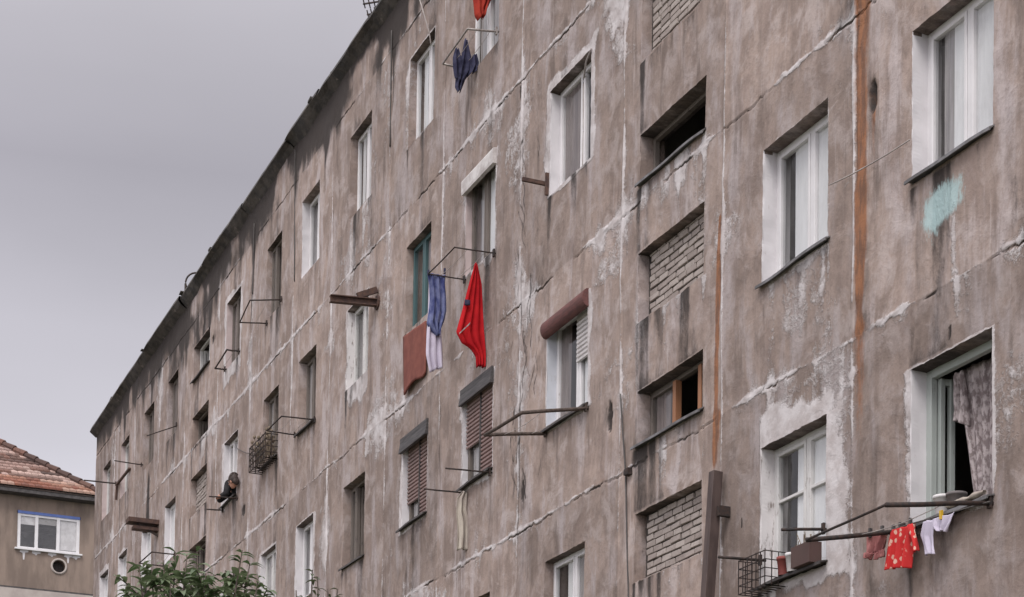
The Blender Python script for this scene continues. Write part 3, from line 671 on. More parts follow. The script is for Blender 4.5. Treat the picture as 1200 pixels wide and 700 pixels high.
# rusty beam
t = tag(empty('steel_beam'), 'rusty brown I-beam sticking out of the wall over a whitewashed window', 'beam')
p = at(443, 355); q = atX(387, 350, p.x); mb = MB()
for dz, w, h in ((.048, .09, .016), (-.048, .09, .016), (0, .02, .082)): mb.bar(p + Vector((0, .02, dz)), q + Vector((0, 0, dz)), w, h)
mb.build('beam', M_BROWNIRON, t)
MB().bar(p + Vector((0, -.33, .05)), p + Vector((0, -.02, .20)), .05, .09).build('brace', M_BROWNIRON, t)
MB().tube([p + Vector((0, .01, 0)), p + Vector((0, -.03, 0))], .11, 14).build('wall_plate', M_BROWNIRON, t); rebase(t, p)
# brown box duct
du = MB(); top = at(839, 553, .10); bot = at(829, 700, .17); bot2 = bot + (bot - top) * 2.2
du.bar(top, bot2, .11, .10, up=Vector((1, 0, 0))); o = du.build('metal_duct', M_DUCT, None); tag(o, 'tall brown metal duct leaning out from the wall below a long rust stain', 'duct')
md = o.modifiers.new('bevel', 'BEVEL'); md.width = .008; md.segments = 2
for zz in (.33,): 
    c = top.lerp(bot, zz); MB().box(c.x + .07, c.x + .12, .0 + .02, c.y, c.z - .05, c.z + .05).build('strap', M_IRON, o)
rebase(o, bot2)
for ch in o.children: ch.location = -bot2
# canopy board over a far window
t = tag(empty('window_canopy'), 'dark board canopy sticking out over a far window above the tree', 'canopy')
a, b, z0, z1 = OPEN['L2']
p = at(187, 612); q = atX(151, 608.5, p.x)
MB().box(p.x - .36, p.x, q.y, .02, p.z - .05, p.z + .05).build('board', M_BROWNIRON, t); MB().box(p.x - .30, p.x - .05, q.y * .82, .02, p.z - .19, p.z - .12).build('batten', M_BROWNIRON, t)
MB().bar((p.x - .1, 0, p.z - .3), (p.x - .1, q.y * .7, p.z - .06), .04).build('brace', M_IRON, t); rebase(t, p)

# ------------------------------------------------------------------ cables
def cable(label, pts, r=.008, mat=None, cat='cable', sag=0):
    q = []
    for p, s in zip(pts[:-1], pts[1:]):
        for i in range(8): v = p.lerp(s, i / 8); v.z -= sag * 4 * (i / 8) * (1 - i / 8); q.append(v)
    q.append(pts[-1]); o = MB().tube(q, r, 6).build('cable', mat or M_CABLE, None, True); tag(o, label, cat); rebase(o, pts[0]); return o
cb = cable('dark cable running down the wall left of the walled up openings', [at(727, 462, .012), at(730, 510, .02), at(733, 553, .015), at(734, 600, .012), at(735, 650, .012), at(737, 716, .012)], .010)
jb = MB().box(-.05, .05, -.03, .03, -.035, .035, .004).build('junction_box', M_IRON, cb); jb.location = at(736, 553, .03) - cb.location
cable('pale rope stretched between two white windows on the right', [at(972, 217, .06), at(1066, 164, .06)], .006, M_ROPE, 'rope', .02)
cable('thin pale cable hanging from the roof over a top floor window', [at(488, -14, .14), at(496, 14, .14), at(503, 38, .06), at(505, 52, .02)], .010, M_ROPE)
cable('white cable looping out of the white surrounded window', [at(693, 57, .02), at(687, 72, .02), at(684, 92, -.12), at(684, 150, -.12), at(683, 196, -.12)], .011, M_ROPE)
cable('dark cable sagging into the wire basket of dried plants', [at(278, 526, .02), at(288, 531, .03), at(297, 532, .03)], .008)
for (x0, y0, x1, y1, lb) in ((459, 36, 457, 172, 'thin dark cable down the top floor joint right of two white windows'), (346, 176, 345, 330, 'thin dark cable down the top floor joint beside a white window'),
                         (298, 262, 296, 345, 'thin dark cable down the top floor left of the square rack')):
    cable(lb, [at(x0, y0, .02), at((x0 + x1) / 2, (y0 + y1) / 2, .012), at(x1, y1, .012)], .011)

# ------------------------------------------------------------------ laundry
M_RED = cloth('red_fabric', (.50, .018, .022), (.36, .010, .016), 4)
M_NAVY = cloth('navy_fabric', (.045, .055, .17), (.19, .21, .36), 16, (1, 1, .45))
M_DNAVY = cloth('dark_navy_fabric', (.028, .028, .055), (.07, .07, .12), 8)
M_LILAC = cloth('lilac_white_fabric', (.62, .57, .68), (.52, .47, .57), 5)
M_WCLOTH = cloth('off_white_fabric', (.66, .63, .62), (.46, .42, .40), 5, (1, 1, .5))
M_YCLOTH = cloth('yellowed_white_fabric', (.52, .47, .40), (.34, .29, .26), 6, (1, 1, .4))
M_RUG = cloth('brown_red_fabric', (.22, .085, .068), (.17, .065, .055), 6, trans=0)
M_PINK = cloth('faded_pink_fabric', (.55, .25, .24), (.42, .17, .17), 8)
M_ORRED = cloth('orange_red_fabric', (.42, .055, .035), (.27, .03, .025), 7)
def flower_red():
    t = NT('red_fabric_with_white_flowers'); v = t.n('ShaderNodeTexVoronoi'); v.inputs['Scale'].default_value = 21; t.l(t.coord((1, 1, .8)), v.inputs['Vector'])
    n = t.noise(40, 2); d = t.math('ADD', v.outputs['Distance'], t.math('MULTIPLY', t.math('SUBTRACT', n, .5), .4))
    c = t.mix(t.ramp(d, .26, .38), (.62, .38, .30), (.50, .020, .020)); t.l(c, t.b.inputs['Base Color']); t.b.inputs['Roughness'].default_value = .9; return t.m
M_FLOWER = flower_red()
def sheet(name, L, R_, mat, parent=None, nr=26, nc=14, amp=.02, folds=3, o=None, X=None, thick=.006, hem=.0):
    """cloth between two edge curves; corners are hung at real distance o from the wall or in the plane x = X"""
    def pt(p, s):
        if X is not None: return atX(p[0], p[1], X)
        oo = o[0] + (o[1] - o[0]) * s; return at(p[0], p[1], oo)
    def curve(pts, t, s):
        k = t * (len(pts) - 1); i = min(int(k), len(pts) - 2); return pt(pts[i], s).lerp(pt(pts[i + 1], s), k - i)
    nrm = Vector((1, 0, 0)) if X is not None else Vector((0, -1, 0)); rows = []; ph = random.uniform(0, 6)
    for r in range(nr + 1):
        t = r / nr; a = curve(L, t, 0); b = curve(R_, t, 1); row = []
        for c in range(nc + 1):
            s = c / nc; v = a.lerp(b, s); w = math.sin(2 * PI * folds * s + ph + 1.2 * t) + .5 * math.sin(2 * PI * folds * 1.8 * s + 2 * ph - 2 * t)
            v += nrm * amp * (.35 + .9 * t) * w; v.z += hem * math.sin(9 * s + ph) * t + amp * .3 * math.sin(5 * t + 6 * s)
            row.append(v)
        rows.append(row)
    ob = MB().grid(rows).build(name, mat, parent, True); md = ob.modifiers.new('cloth', 'SOLIDIFY'); md.thickness = thick; md.offset = 0
    return ob, rows
def garment(name, label, cat, L, R_, mat, **kw):
    ob, rows = sheet(name, L, R_, mat, None, **kw); tag(ob, label, cat, 'laundry hung outside the windows'); rebase(ob, rows[0][len(rows[0]) // 2]); return ob
def under(ob, child): child.parent = ob; child.location = -ob.location
def peg(x, y, o=None, X=None, mat=None, parent=None):
    p = at(x, y, o) if X is None else atX(x, y, X); c = MB().box(p.x - .012, p.x + .012, p.y - .012, p.y + .012, p.z - .035, p.z + .04, .002).build('clothes_peg', mat or M_DARKSILL)
    under(parent, c)
XJ = -22.38
jk = garment('jacket', 'bright red hooded jacket hanging by its hood', 'jacket', [(557, 309), (550, 334), (543, 362), (535, 390), (541, 402), (551, 408), (557, 416), (558, 430)], [(559, 309), (564, 334), (565, 362), (566, 388), (567, 402), (567.5, 412), (567.5, 420), (567, 430)], M_RED, X=XJ, amp=.038, folds=3.2, nr=40, nc=18)
s1, _ = sheet('pocket_trim', [(539, 390), (538, 392)], [(551, 378), (551, 380)], M_CURTG, None, X=XJ + .045, nr=3, nc=8, amp=.004); under(jk, s1)
s2, _ = sheet('emblem', [(545, 351), (544, 358)], [(551, 352), (551, 358)], M_DNAVY, None, X=XJ + .045, nr=3, nc=4, amp=.002); under(jk, s2)
tr = garment('trousers', 'blue trousers hanging beside the red jacket', 'trousers', [(501, 321), (503, 334), (504, 350), (503, 365), (501, 379), (507, 387), (512, 393)], [(522, 322), (521, 334), (522.5, 350), (523, 365), (521, 375), (517, 385), (514.5, 393)], M_NAVY, X=-23.13, amp=.03, folds=3, nr=34)
peg(502, 320, X=-23.13, parent=tr, mat=M_DNAVY); peg(521, 318, X=-23.13, parent=tr, mat=M_DNAVY)
M_CURTA = cloth('grey_figured_curtain', (.56, .49, .49), (.27, .22, .22), 26, (1, 1, .55), trans=.25, lo=.42, hi=.58)
# the curtain blown across the open green window
for L, R_, n_, f_ in (([(1124, 437), (1129, 480), (1137, 530), (1146, 600)], [(1185, 408), (1184, 470), (1182, 530), (1178, 600)], 40, 5), ([(1117, 441), (1117, 465), (1118, 493)], [(1129, 433), (1131, 465), (1134, 498)], 20, 2)):
    c_, _ = sheet('curtain', L, R_, M_CURTA, A4, nr=30, nc=n_, amp=.034, folds=f_, o=(-.30, -.36) if n_ > 20 else (-.25, -.27))
garment('towel', 'white towel hanging below and behind the blue trousers', 'towel', [(503, 330), (502, 365), (500, 395), (499, 415), (503, 437)], [(514, 330), (516, 365), (517, 395), (518.5, 415), (519, 431)], M_LILAC, X=-23.17, amp=.022, folds=2.5)
garment('rug', 'brown-red rug hung flat under the teal window', 'rug', [(473, 395), (472.5, 420), (472, 462)], [(499, 376), (499, 405), (498, 436)], M_RUG, o=(.07, .05), amp=.012, folds=1.2, thick=.02, hem=.02)
garment('cloth_strip', 'long narrow yellowed cloth dangling from a thin rack', 'cloth', [(542, 576), (536, 584), (535, 600), (536, 612), (537, 628), (536, 644)], [(547, 577), (547, 584), (546, 598), (550, 614), (549, 630), (549, 645)], M_YCLOTH, X=-22.93, amp=.03, folds=2, nr=34)
garment('garment', 'orange-red garment at the top edge in a top floor window', 'garment', [(551, -24), (554, -6), (556, 6), (558, 16), (562, 21)], [(583, -24), (579, -8), (575, 2), (571, 10), (567, 20)], M_ORRED, X=-22.5, amp=.05, folds=3)
sh = garment('shirt', 'dark navy shirt bunched on the pale rack at the top floor', 'shirt', [(545, 46), (542, 62), (538, 78), (534, 92), (533, 102), (536, 108)], [(548, 47), (551, 60), (554, 72), (553, 82), (546, 92), (540, 107)], M_DNAVY, X=-22.9, amp=.035, folds=2)
c, _ = sheet('sleeve', [(534, 57), (531, 68), (531, 80), (533, 92)], [(537, 57), (540, 70), (541, 84), (540, 95)], M_DNAVY, None, X=-22.88, amp=.03, folds=1.5); under(sh, c)
c, _ = sheet('sleeve', [(553, 66), (551, 78), (549, 88)], [(559, 62), (561, 75), (557, 84)], M_DNAVY, None, X=-22.86, amp=.03, folds=1.5); under(sh, c)
# the row of small clothes on the right hand rack
pk = garment('shorts', 'faded pink shorts, first on the rack under the open green window', 'shorts', [(1016, 629), (1014, 640), (1013, 652)], [(1042, 622), (1040, 633), (1036, 645)], M_PINK, o=(.33, .16), amp=.018, folds=2.5)
c, _ = sheet('leg', [(1013, 648), (1013, 654)], [(1026, 648), (1021, 656)], M_PINK, None, o=(.33, .25), amp=.012, nr=6); under(pk, c)
c, _ = sheet('leg', [(1027, 648), (1025, 656)], [(1037, 642), (1037, 652)], M_PINK, None, o=(.25, .17), amp=.012, nr=6); under(pk, c)
for x, y, o in ((1020, 625, .31), (1034, 622, .22)): peg(x, y, o, parent=pk)
rd = garment('blouse', 'red blouse with a pattern of small white flowers', 'blouse', [(1043, 623), (1040, 640), (1037, 668)], [(1072, 613), (1069, 638), (1067, 665)], M_FLOWER, o=(.20, .11), amp=.018, folds=3, nr=30, nc=24)
c, _ = sheet('sleeve', [(1063, 616), (1067, 632), (1070, 647)], [(1069, 613), (1074, 628), (1077, 645)], M_FLOWER, None, o=(.16, .13), amp=.012, folds=1.5); under(rd, c)
for x, y, o in ((1047, 621, .18), (1055, 618, .15), (1067, 613, .12)): peg(x, y, o, parent=rd)
ll = garment('vest', 'lilac white vest between the red blouse and the window sill', 'vest', [(1082, 612), (1078, 628), (1081, 640), (1083, 651)], [(1096, 608), (1094, 628), (1095, 640), (1097, 649)], M_LILAC, o=(.13, .12), amp=.016, folds=1.6)
wh = garment('cloth', 'small white cloth nearest to the window sill', 'cloth', [(1094, 609), (1096, 618), (1100, 622)], [(1119, 600), (1115, 612), (1110, 623)], M_LILAC, o=(.13, .11), amp=.018, folds=2)
M_YEL = simple('yellow_plastic', (.65, .42, .03), (.55, .33, .02), 8, .4); peg(1103, 604, .13, parent=wh, mat=M_YEL)
ln = cable('thin clothes line carrying the lilac vest', [at(1043, 622, .20), at(1068, 614, .11), at(1121, 599, .11), at(1160, 588, .1)], .006, M_CABLE, 'clothes line')
# things on sills
a, b, z0, z1 = OPEN['A4']
def pot(label, c, r0, r1, h, mat, cat='pot'):
    mb = MB(); n = 20; prof = [(r0, 0), (r1 * .97, h * .82), (r1 * 1.08, h * .83), (r1 * 1.08, h), (r1 * .95, h), (r1 * .9, h * .8)]
    mb.grid([[(c[0] + r * math.cos(2 * PI * j / n), c[1] + r * math.sin(2 * PI * j / n), c[2] + z) for j in range(n + 1)] for r, z in prof])
    o = mb.build('flower_pot', mat, None, True); tag(o, label, cat)
    s = MB().face([(c[0] + r1 * .88 * math.cos(2 * PI * j / n), c[1] + r1 * .88 * math.sin(2 * PI * j / n), c[2] + h * .8) for j in range(n)]).build('soil', M_DARKSILL, o)
    rebase(o, c); return o
M_POTW = simple('white_plastic_pot', (.62, .60, .60), (.48, .45, .44), 6, .5); M_POTD = simple('grey_clay_pot', (.15, .13, .13), (.10, .09, .09), 6, .7)
M_POTR = simple('red_clay_pot', (.24, .055, .045), (.16, .04, .035), 6, .7); M_BOXB = simple('brown_planter', (.07, .04, .034), (.075, .04, .035), 6, .7)
pot('white plastic pot on the sill of the open green window', (a + .47, -.01, z0 + .03), .055, .075, .15, M_POTW)
pot('grey clay pot beside the white pot on the sill of the open green window', (a + .64, .0, z0 + .03), .06, .08, .13, M_POTD)
rows = []
for i in range(19):
    t = i / 18; cx = a + .60 + .48 * t; rr = .026 + .010 * math.sin(7 * t + 1) + .006 * math.sin(19 * t); rr *= math.sin(PI * min(max(t, .04), .96)) ** .4
    rows.append([(cx, -.06 + rr * 1.2 * math.cos(2 * PI * j / 10), z0 + .055 + rr * (math.sin(2 * PI * j / 10) + .25 * math.sin(3 * j + 9 * t))) for j in range(11)])
o = MB().grid(rows).build('rag', M_YCLOTH, None, True); tag(o, 'rolled pale rag lying along the sill of the open green window', 'rag'); rebase(o, (a + .8, -.06, z0 + .03))
# wire basket and planters at the chipped window
def basket(label, u0, u1, o0, z0, z1, step, r, mat):
    t = tag(empty('wire_basket'), label, 'basket', 'wire baskets at window sills'); n = max(2, round((u1 - u0) / step)); k = max(2, round((z1 - z0) / step)); mb = MB(); w2 = MB(); w3 = MB(); k3 = max(1, round(o0 / step))
    for i in range(n + 1):
        u = u0 + (u1 - u0) * i / n; mb.bar((u, -o0, z0), (u, -o0, z1 + random.uniform(-.01, .03)), r); w3.bar((u, -o0, z0), (u, .02, z0), r)
    for j in range(k + 1): z = z0 + (z1 - z0) * j / k; mb.bar((u0, -o0, z), (u1, -o0, z), r)
    for u in (u0, u1):
        w2 = MB()
        for j in range(k + 1): z = z0 + (z1 - z0) * j / k; w2.bar((u, -o0, z), (u, 0, z), r)
        for j in range(1, k3): w2.bar((u, -o0 * j / k3, z0), (u, -o0 * j / k3, z1), r)
        w2.build('side_mesh', mat, t)
    mb.build('front_mesh', mat, t); 0; w3.build('bottom_mesh', mat, t); rebase(t, (u0, 0, z0)); return t
a, b, z0, z1 = OPEN['B4']
basket('square wire basket round the planters on the chipped window sill', a - .02, a + .46, .22, z0 - .06, z0 + .26, .075, .008, M_IRON)
pot('dark red clay pot, left of the row on the chipped window sill', (a + .54, -.07, z0 + .02), .045, .06, .17, M_POTR)
pot('white pot between the red pot and the brown planter', (a + .70, -.07, z0 + .02), .05, .065, .17, M_POTW)
mb = MB(); u0, u1 = a + .80, b - .04; y0, y1 = -.15, -.02; zb, zt = z0 + .02, z0 + .21
for (x0, x1, p0, p1) in ((u0, u1, y0, y0 + .015), (u0, u1, y1 - .015, y1), (u0, u0 + .015, y0 + .016, y1 - .016), (u1 - .015, u1, y0 + .016, y1 - .016)): mb.box(x0, x1, p0, p1, zb, zt)
mb.box(u0 + .016, u1 - .016, y0 + .016, y1 - .016, zb, zb + .13)
o = mb.build('planter', M_BOXB); tag(o, 'brown rectangular planter at the right end of the chipped window sill', 'planter')
tw = MB()
for i in range(16):
    p = Vector((random.uniform(u0 + .03, u1 - .03), random.uniform(y0 + .03, y1 - .03), zb + .12)); q = p + Vector((random.uniform(-.06, .06), random.uniform(-.05, .03), random.uniform(.08, .2))); tw.tube([p, p.lerp(q, .5) + Vector((random.uniform(-.02, .02), 0, 0)), q], .004, 5)
M_DRY = simple('dry_plant', (.15, .115, .085), (.22, .17, .12), 20, .9); tw.build('dry_stems', M_DRY, o); rebase(o, (u0, y0, zb)); 
a, b, z0, z1 = OPEN['I2']
basket('wire basket of dried plants hanging under a narrow window', a - .05, b + .02, .24, z0 - .06, z0 + .38, .11, .014, M_IRON)
tw = MB()
for i in range(60):
    p = Vector((random.uniform(a, b), random.uniform(-.21, -.04), z0 + random.uniform(-.03, .1))); q = p + Vector((random.uniform(-.15, .15), random.uniform(-.08, .1), random.uniform(.15, .5)))
    tw.tube([p, p.lerp(q, .5) + Vector((random.uniform(-.05, .05), 0, .03)), q], .008, 5)
    if i % 2: tw.ell(q, .03, .03, .035, 6, 5)
o = tw.build('dried_plant', M_DRY); tag(o, 'tangle of dried plants growing out of the wire basket', 'plant'); rebase(o, (a + .5, -.12, z0))

# ------------------------------------------------------------------ roof aerials
t = tag(empty('television_aerial'), 'old television aerial on the roof edge at the top', 'aerial'); p0 = at(446, 24, -.05); p0.z = ZT + .02; tp = at(441, 6, .0)
tp = Vector((p0.x, p0.y, ZT + .35))
MB().tube([p0, tp], .018, 8).build('mast', M_IRON, t)
for k, (dz, L) in enumerate(((.30, .34), (.12, .26))):
    c = p0 + Vector((0, 0, dz)); d = Vector((-.75, -.55, .12)).normalized(); s = MB(); s.bar(c - d * .12, c + d * L, .02)
    for i in range(4): e = c + d * (L * (.1 + .28 * i)); q = Vector((.2, -.35, .93)).normalized() * (.10 - .012 * i); s.bar(e - q, e + q, .014)
    s.build('antenna_arm', M_IRON, t)
rebase(t, p0)
t = tag(empty('hooked_aerial'), 'thin hooked aerial standing on the far roof edge', 'aerial'); p0 = at(217, 352, -.1); p0.z = ZT + .02
q = Vector((.42, .90, 0)).normalized(); c = p0 + Vector((0, 0, .56)) + q * .22
MB().tube([p0, p0 + Vector((0, 0, .54))], .024, 8).build('mast', M_IRON, t)
MB().tube([c + (q * math.cos(a_) + Vector((0, 0, 1)) * math.sin(a_)) * .22 for a_ in [PI * (1.15 - .9 * i / 10) for i in range(11)]], .02, 7).build('hook', M_IRON, t, True)
for dz in (.12, .22): MB().bar(p0 + Vector((0, 0, dz)) - q * .12, p0 + Vector((0, 0, dz)) + q * .16, .02).build('crossbar', M_IRON, t)
rebase(t, p0)

# ------------------------------------------------------------------ the neighbouring block with the tiled roof
XN = -60.0
NB = tag(empty('tiled_roof_building'), 'brown rendered block with a patchy tiled hip roof behind the far end', 'building')
eL = atX(0, 568, XN); eR = atX(110, 577, XN); ez = (eL.z + eR.z) / 2; ycor = atX(121, 578, XN).y
M_NWALL = simple('brown_grey_render', (.255, .195, .16), (.17, .13, .108), 1.4, .95, bump=.3, bd=.01, sc=(1, 2, .5), spots=((.32, .265, .235), 2.2, .64))
M_NSLAB = simple('pale_concrete_band', (.42, .37, .34), (.34, .29, .27), 2, .9)
ny0, ny1 = ycor - 24, ycor - .06; xw = XN - .45; wz = ez - .05
win = [atX(x, y, xw) for x, y in ((21, 598), (94, 606), (20, 643), (93, 649))]; wy0, wy1 = win[0].y, win[1].y; wz1 = (win[0].z + win[1].z) / 2; wz0 = (win[2].z + win[3].z) / 2
slz = (atX(0, 690, xw).z + atX(110, 698, xw).z) / 2; vc = atX(69, 664, xw)
wl = MB()
def wface(y0, y1, z0, z1): wl.face([(xw, y0, z0), (xw, y1, z0), (xw, y1, z1), (xw, y0, z1)])
vr = .20
for q in ((ny0, wy0, 0, wz), (wy1, ny1, 0, wz), (wy0, wy1, wz1, wz), (wy0, wy1, vc.z + vr * 1.5, wz0), (wy0, vc.y - vr * 1.5, vc.z - vr * 1.5, vc.z + vr * 1.5), (vc.y + vr * 1.5, wy1, vc.z - vr * 1.5, vc.z + vr * 1.5), (wy0, wy1, 0, vc.z - vr * 1.5)): wface(*q)
n = 24
for j in range(n):
    def sq(t): c, s = math.cos(t), math.sin(t); k = 1.5 * vr / max(abs(c), abs(s)); return (xw, vc.y + c * k, vc.z + s * k)
    def ci(t): return (xw, vc.y + vr * math.cos(t), vc.z + vr * math.sin(t))
    t0, t1 = 2 * PI * j / n, 2 * PI * (j + 1) / n; wl.face([ci(t0), ci(t1), sq(t1), sq(t0)])
    c0, c1 = ci(t0), ci(t1); wl.face([c0, c1, (xw - .3, c1[1], c1[2]), (xw - .3, c0[1], c0[2])])
for (p, q) in (((wy0, wz0), (wy1, wz0)), ((wy1, wz0), (wy1, wz1)), ((wy1, wz1), (wy0, wz1)), ((wy0, wz1), (wy0, wz0))): wl.face([(xw, *p), (xw, *q), (xw - .25, *q), (xw - .25, *p)])
wl.face([(xw, ny1, 0), (xw - 10, ny1, 0), (xw - 10, ny1, wz), (xw, ny1, wz)]); wl.face([(xw, ny0, 0), (xw - 10, ny0, 0), (xw - 10, ny0, wz), (xw, ny0, wz)]); wl.face([(xw - 10, ny0, 0), (xw - 10, ny1, 0), (xw - 10, ny1, wz), (xw - 10, ny0, wz)])
wl.build('wall', M_NWALL, NB)
rmb = MB().box(xw - 4, xw - .31, wy0 - 1, wy1 + 1, slz + .1, wz - .3).build('room', M_ROOM, NB)
bm = bmesh.new(); bm.from_mesh(rmb.data); bmesh.ops.delete(bm, geom=[f for f in bm.faces if f.calc_center_median().x > xw - .4], context='FACES'); bm.to_mesh(rmb.data); bm.free()
MB().box(xw + .002, xw + .12, ny0, ny1 + .1, slz - .55, slz).build('floor_band', M_NSLAB, NB); MB().box(xw + .002, xw + .09, ny0, ny1 + .08, slz + .002, slz + .06).build('ledge_line', M_DARKSILL, NB)
vt = MB(); rows = []
for r, x in ((vr * .98, .01), (vr * 1.02, .05), (vr * 1.26, .04), (vr * 1.32, .004)): rows.append([(xw + x, vc.y + r * math.cos(2 * PI * j / 28), vc.z + r * math.sin(2 * PI * j / 28)) for j in range(29)])
v = vt.grid(rows).build('round_vent', M_PLASTER, NB, True); v.data.materials[0] = M_NSLAB; g = MB()
for dy in (-.08, 0, .08): g.bar((xw - .1, vc.y + dy, vc.z - .17), (xw - .1, vc.y + dy, vc.z + .17), .012)
g.build('grille', M_IRON, v); MB().box(xw - .305, xw - .28, vc.y - .3, vc.y + .3, vc.z - .3, vc.z + .3).build('vent_back', M_DARKSILL, v)
fr = MB(); x0, x1 = xw - .10, xw - .03; fw = .07; th = (wy1 - wy0) / 3; xs = [wy0, wy0 + th * .92, wy0 + th * 1.96, wy1]
fr.box(x0, x1, wy0, wy1, wz0 + .001, wz0 + fw); fr.box(x0, x1, wy0, wy1, wz1 - fw - .09, wz1 - .09)
for i, y in enumerate(xs): c = min(max(y, wy0 + .05), wy1 - .05); fr.box(x0 - .002, x1 + .01, c - .05, c + .05, wz0 + .002, wz1 - .092)
w = fr.build('window', M_WHITE, NB); w['label'] = 'white three-part window with a blue strip along its top'
M_BLUE = simple('blue_strip', (.10, .16, .42), (.08, .13, .36), 4, .5)
MB().box(x0 + .01, x1 + .03, wy0 - .02, wy1 + .02, wz1 - .088, wz1 - .001).build('blue_strip', M_BLUE, w)
for i in range(3):
    MB().face([(x0 + .033, xs[i] + .04, wz0 + .05), (x0 + .033, xs[i + 1] - .04, wz0 + .05), (x0 + .033, xs[i + 1] - .04, wz1 - .12), (x0 + .033, xs[i] + .04, wz1 - .12)]).build('pane', M_GLASS, w)
pan = MB().box(x0 + .015, x0 + .025, xs[0] + .05, xs[1] - .05, wz1 - .42, wz1 - .16).build('blind', M_SHUT_WHITE, w); MB().box(x0 + .015, x0 + .025, xs[1] + .05, xs[2] - .05, wz1 - .36, wz1 - .16).build('blind', simple('grey_blind', (.30, .28, .27), (.25, .23, .22), 4, .7), w)
MB().box(x0 + .015, x0 + .025, xs[2] + .05, xs[3] - .05, wz0 + .1, wz1 - .16).build('blind', M_SHUT_WHITE, w)
MB().box(xw - .02, xw + .10, wy0 - .08, wy1 + .08, wz0 - .05, wz0).build('sill', M_WHITE, w)
for y, L in ((wy0 + .22, .28), (wy0 + .6, .10), (wy0 + 1.1, .09), (wy1 - .35, .24), (wy1 - .1, .1)): MB().face([(xw + .006, y - .12, wz0 - .05), (xw + .006, y - .13, wz0 - .12), (xw + .006, y - .04, wz0 - .15), (xw + .006, y - .02, wz0 - .08 - L), (xw + .006, y + .02, wz0 - .08 - L), (xw + .006, y + .04, wz0 - .13), (xw + .006, y + .14, wz0 - .11), (xw + .006, y + .14, wz0 - .05)]).build('plaster_drip', M_PLASTER, w)
# hip roof of separate clay tiles
SL = math.radians(36); def_ = None
rf = empty('roof', NB)
hx, hy = XN, ycor
def roofpt(s, y, lift=0): return Vector((hx - s * math.cos(SL) - lift * 0, y, ez + s * math.sin(SL) + lift))
top = 6.2; mb = MB(); mb.face([roofpt(0, hy - 30, -.09), roofpt(0, hy, -.09), roofpt(top, hy - top * math.cos(SL), -.09), roofpt(top, hy - 30, -.09)])
mb.face([roofpt(0, hy, -.09), roofpt(top, hy - top * math.cos(SL), -.09), Vector((hx - 2 * top * math.cos(SL), hy, ez - .09))]); mb.face([(hx, hy - 30, ez - .095), (hx, hy, ez - .095), (hx - 10.5, hy, ez - .095), (hx - 10.5, hy - 30, ez - .095)])
mb.build('roof_deck', M_BRANCH, rf)
def tile_mat():
    t = NT('weathered_clay_tiles'); a = t.n('ShaderNodeAttribute', attribute_name='tile'); n = t.noise(9, 5, .7)
    c = t.mix(t.ramp(n, .45, .75, 0, .55), a.outputs['Color'], (.05, .035, .03)); t.l(c, t.b.inputs['Base Color']); t.b.inputs['Roughness'].default_value = .9; return t.m
M_TILE = tile_mat(); tb = MB(); cols = []; ex = .25; rwi = 0; s = 0.0
pal = [(.085, .045, .036), (.065, .037, .031), (.11, .06, .046), (.26, .165, .14), (.36, .25, .215), (.14, .07, .052), (.30, .205, .18)]
pal2 = [(.21, .08, .05), (.16, .06, .04), (.25, .12, .08), (.32, .20, .155)]
while s < top - .3:
    y = hy - 26 + (rwi % 2) * .11; ymax = hy - s * math.cos(SL) + .05; run = 0; col = pal[0]; jz = random.uniform(-.012, .012)
    while y < ymax - .05:
        if run <= 0: run = random.choice((1, 1, 2, 3, 4, 6)); col = random.choice(pal if rwi > 2 else pal2); 
        run -= 1; k = random.uniform(.85, 1.15); wv = random.uniform(-.012, .012); L = ex * 1.18; y2 = min(y + .205, ymax)
        p = [roofpt(s - .02 + wv, y, .035), roofpt(s - .02 + wv, y2, .035), roofpt(s + L, y2, -.02), roofpt(s + L, y, -.02)]; i = len(tb.v)
        md_ = [roofpt(s - .02 + wv, (y + y2) / 2, .048), roofpt(s + L, (y + y2) / 2, .0)]
        lowr = [roofpt(s - .02 + wv, y, -.02), roofpt(s - .02 + wv, y2, -.02)]
        tb.v += [tuple(q + Vector((0, 0, jz))) for q in (p[0], md_[0], p[1], p[2], md_[1], p[3], lowr[0], lowr[1])]
        tb.f += [(i, i + 1, i + 4, i + 5), (i + 1, i + 2, i + 3, i + 4), (i + 6, i + 7, i + 2, i + 1, i)]
        cols += [(col[0] * k, col[1] * k, col[2] * k, 1)] * 8; y += .215
    s += ex; rwi += 1
me = bpy.data.meshes.new('roof_tiles'); me.from_pydata(tb.v, [], tb.f); me.update(); at_ = me.attributes.new('tile', 'FLOAT_COLOR', 'POINT'); at_.data.foreach_set('color', np.array(cols, np.float32).ravel()); me.materials.append(M_TILE)
ti = bpy.data.objects.new('roof_tiles', me); COL.objects.link(ti); ti.parent = rf
hp = MB(); cols = []
s = 0.0
while s < top:
    p = roofpt(s, hy - s * math.cos(SL), .05); q = roofpt(s + .42, hy - (s + .42) * math.cos(SL), .03); k = len(hp.v); hp.tube([p, q], [.13, .10], 8); col = random.choice(pal[:3] + [pal[5]]); cols += [(*col, 1)] * (len(hp.v) - k); s += .38
me = bpy.data.meshes.new('hip_tiles'); me.from_pydata(hp.v, [], hp.f); me.update(); at_ = me.attributes.new('tile', 'FLOAT_COLOR', 'POINT'); at_.data.foreach_set('color', np.array(cols, np.float32).ravel()); me.materials.append(M_TILE)
ti = bpy.data.objects.new('hip_tiles', me); COL.objects.link(ti); ti.parent = rf
MB().box(XN - .46, XN - .02, ny0 - .3, ycor - .02, ez - .22, ez - .10).build('eaves_board', M_DARKSILL, rf)
rebase(NB, (xw, ycor, 0))

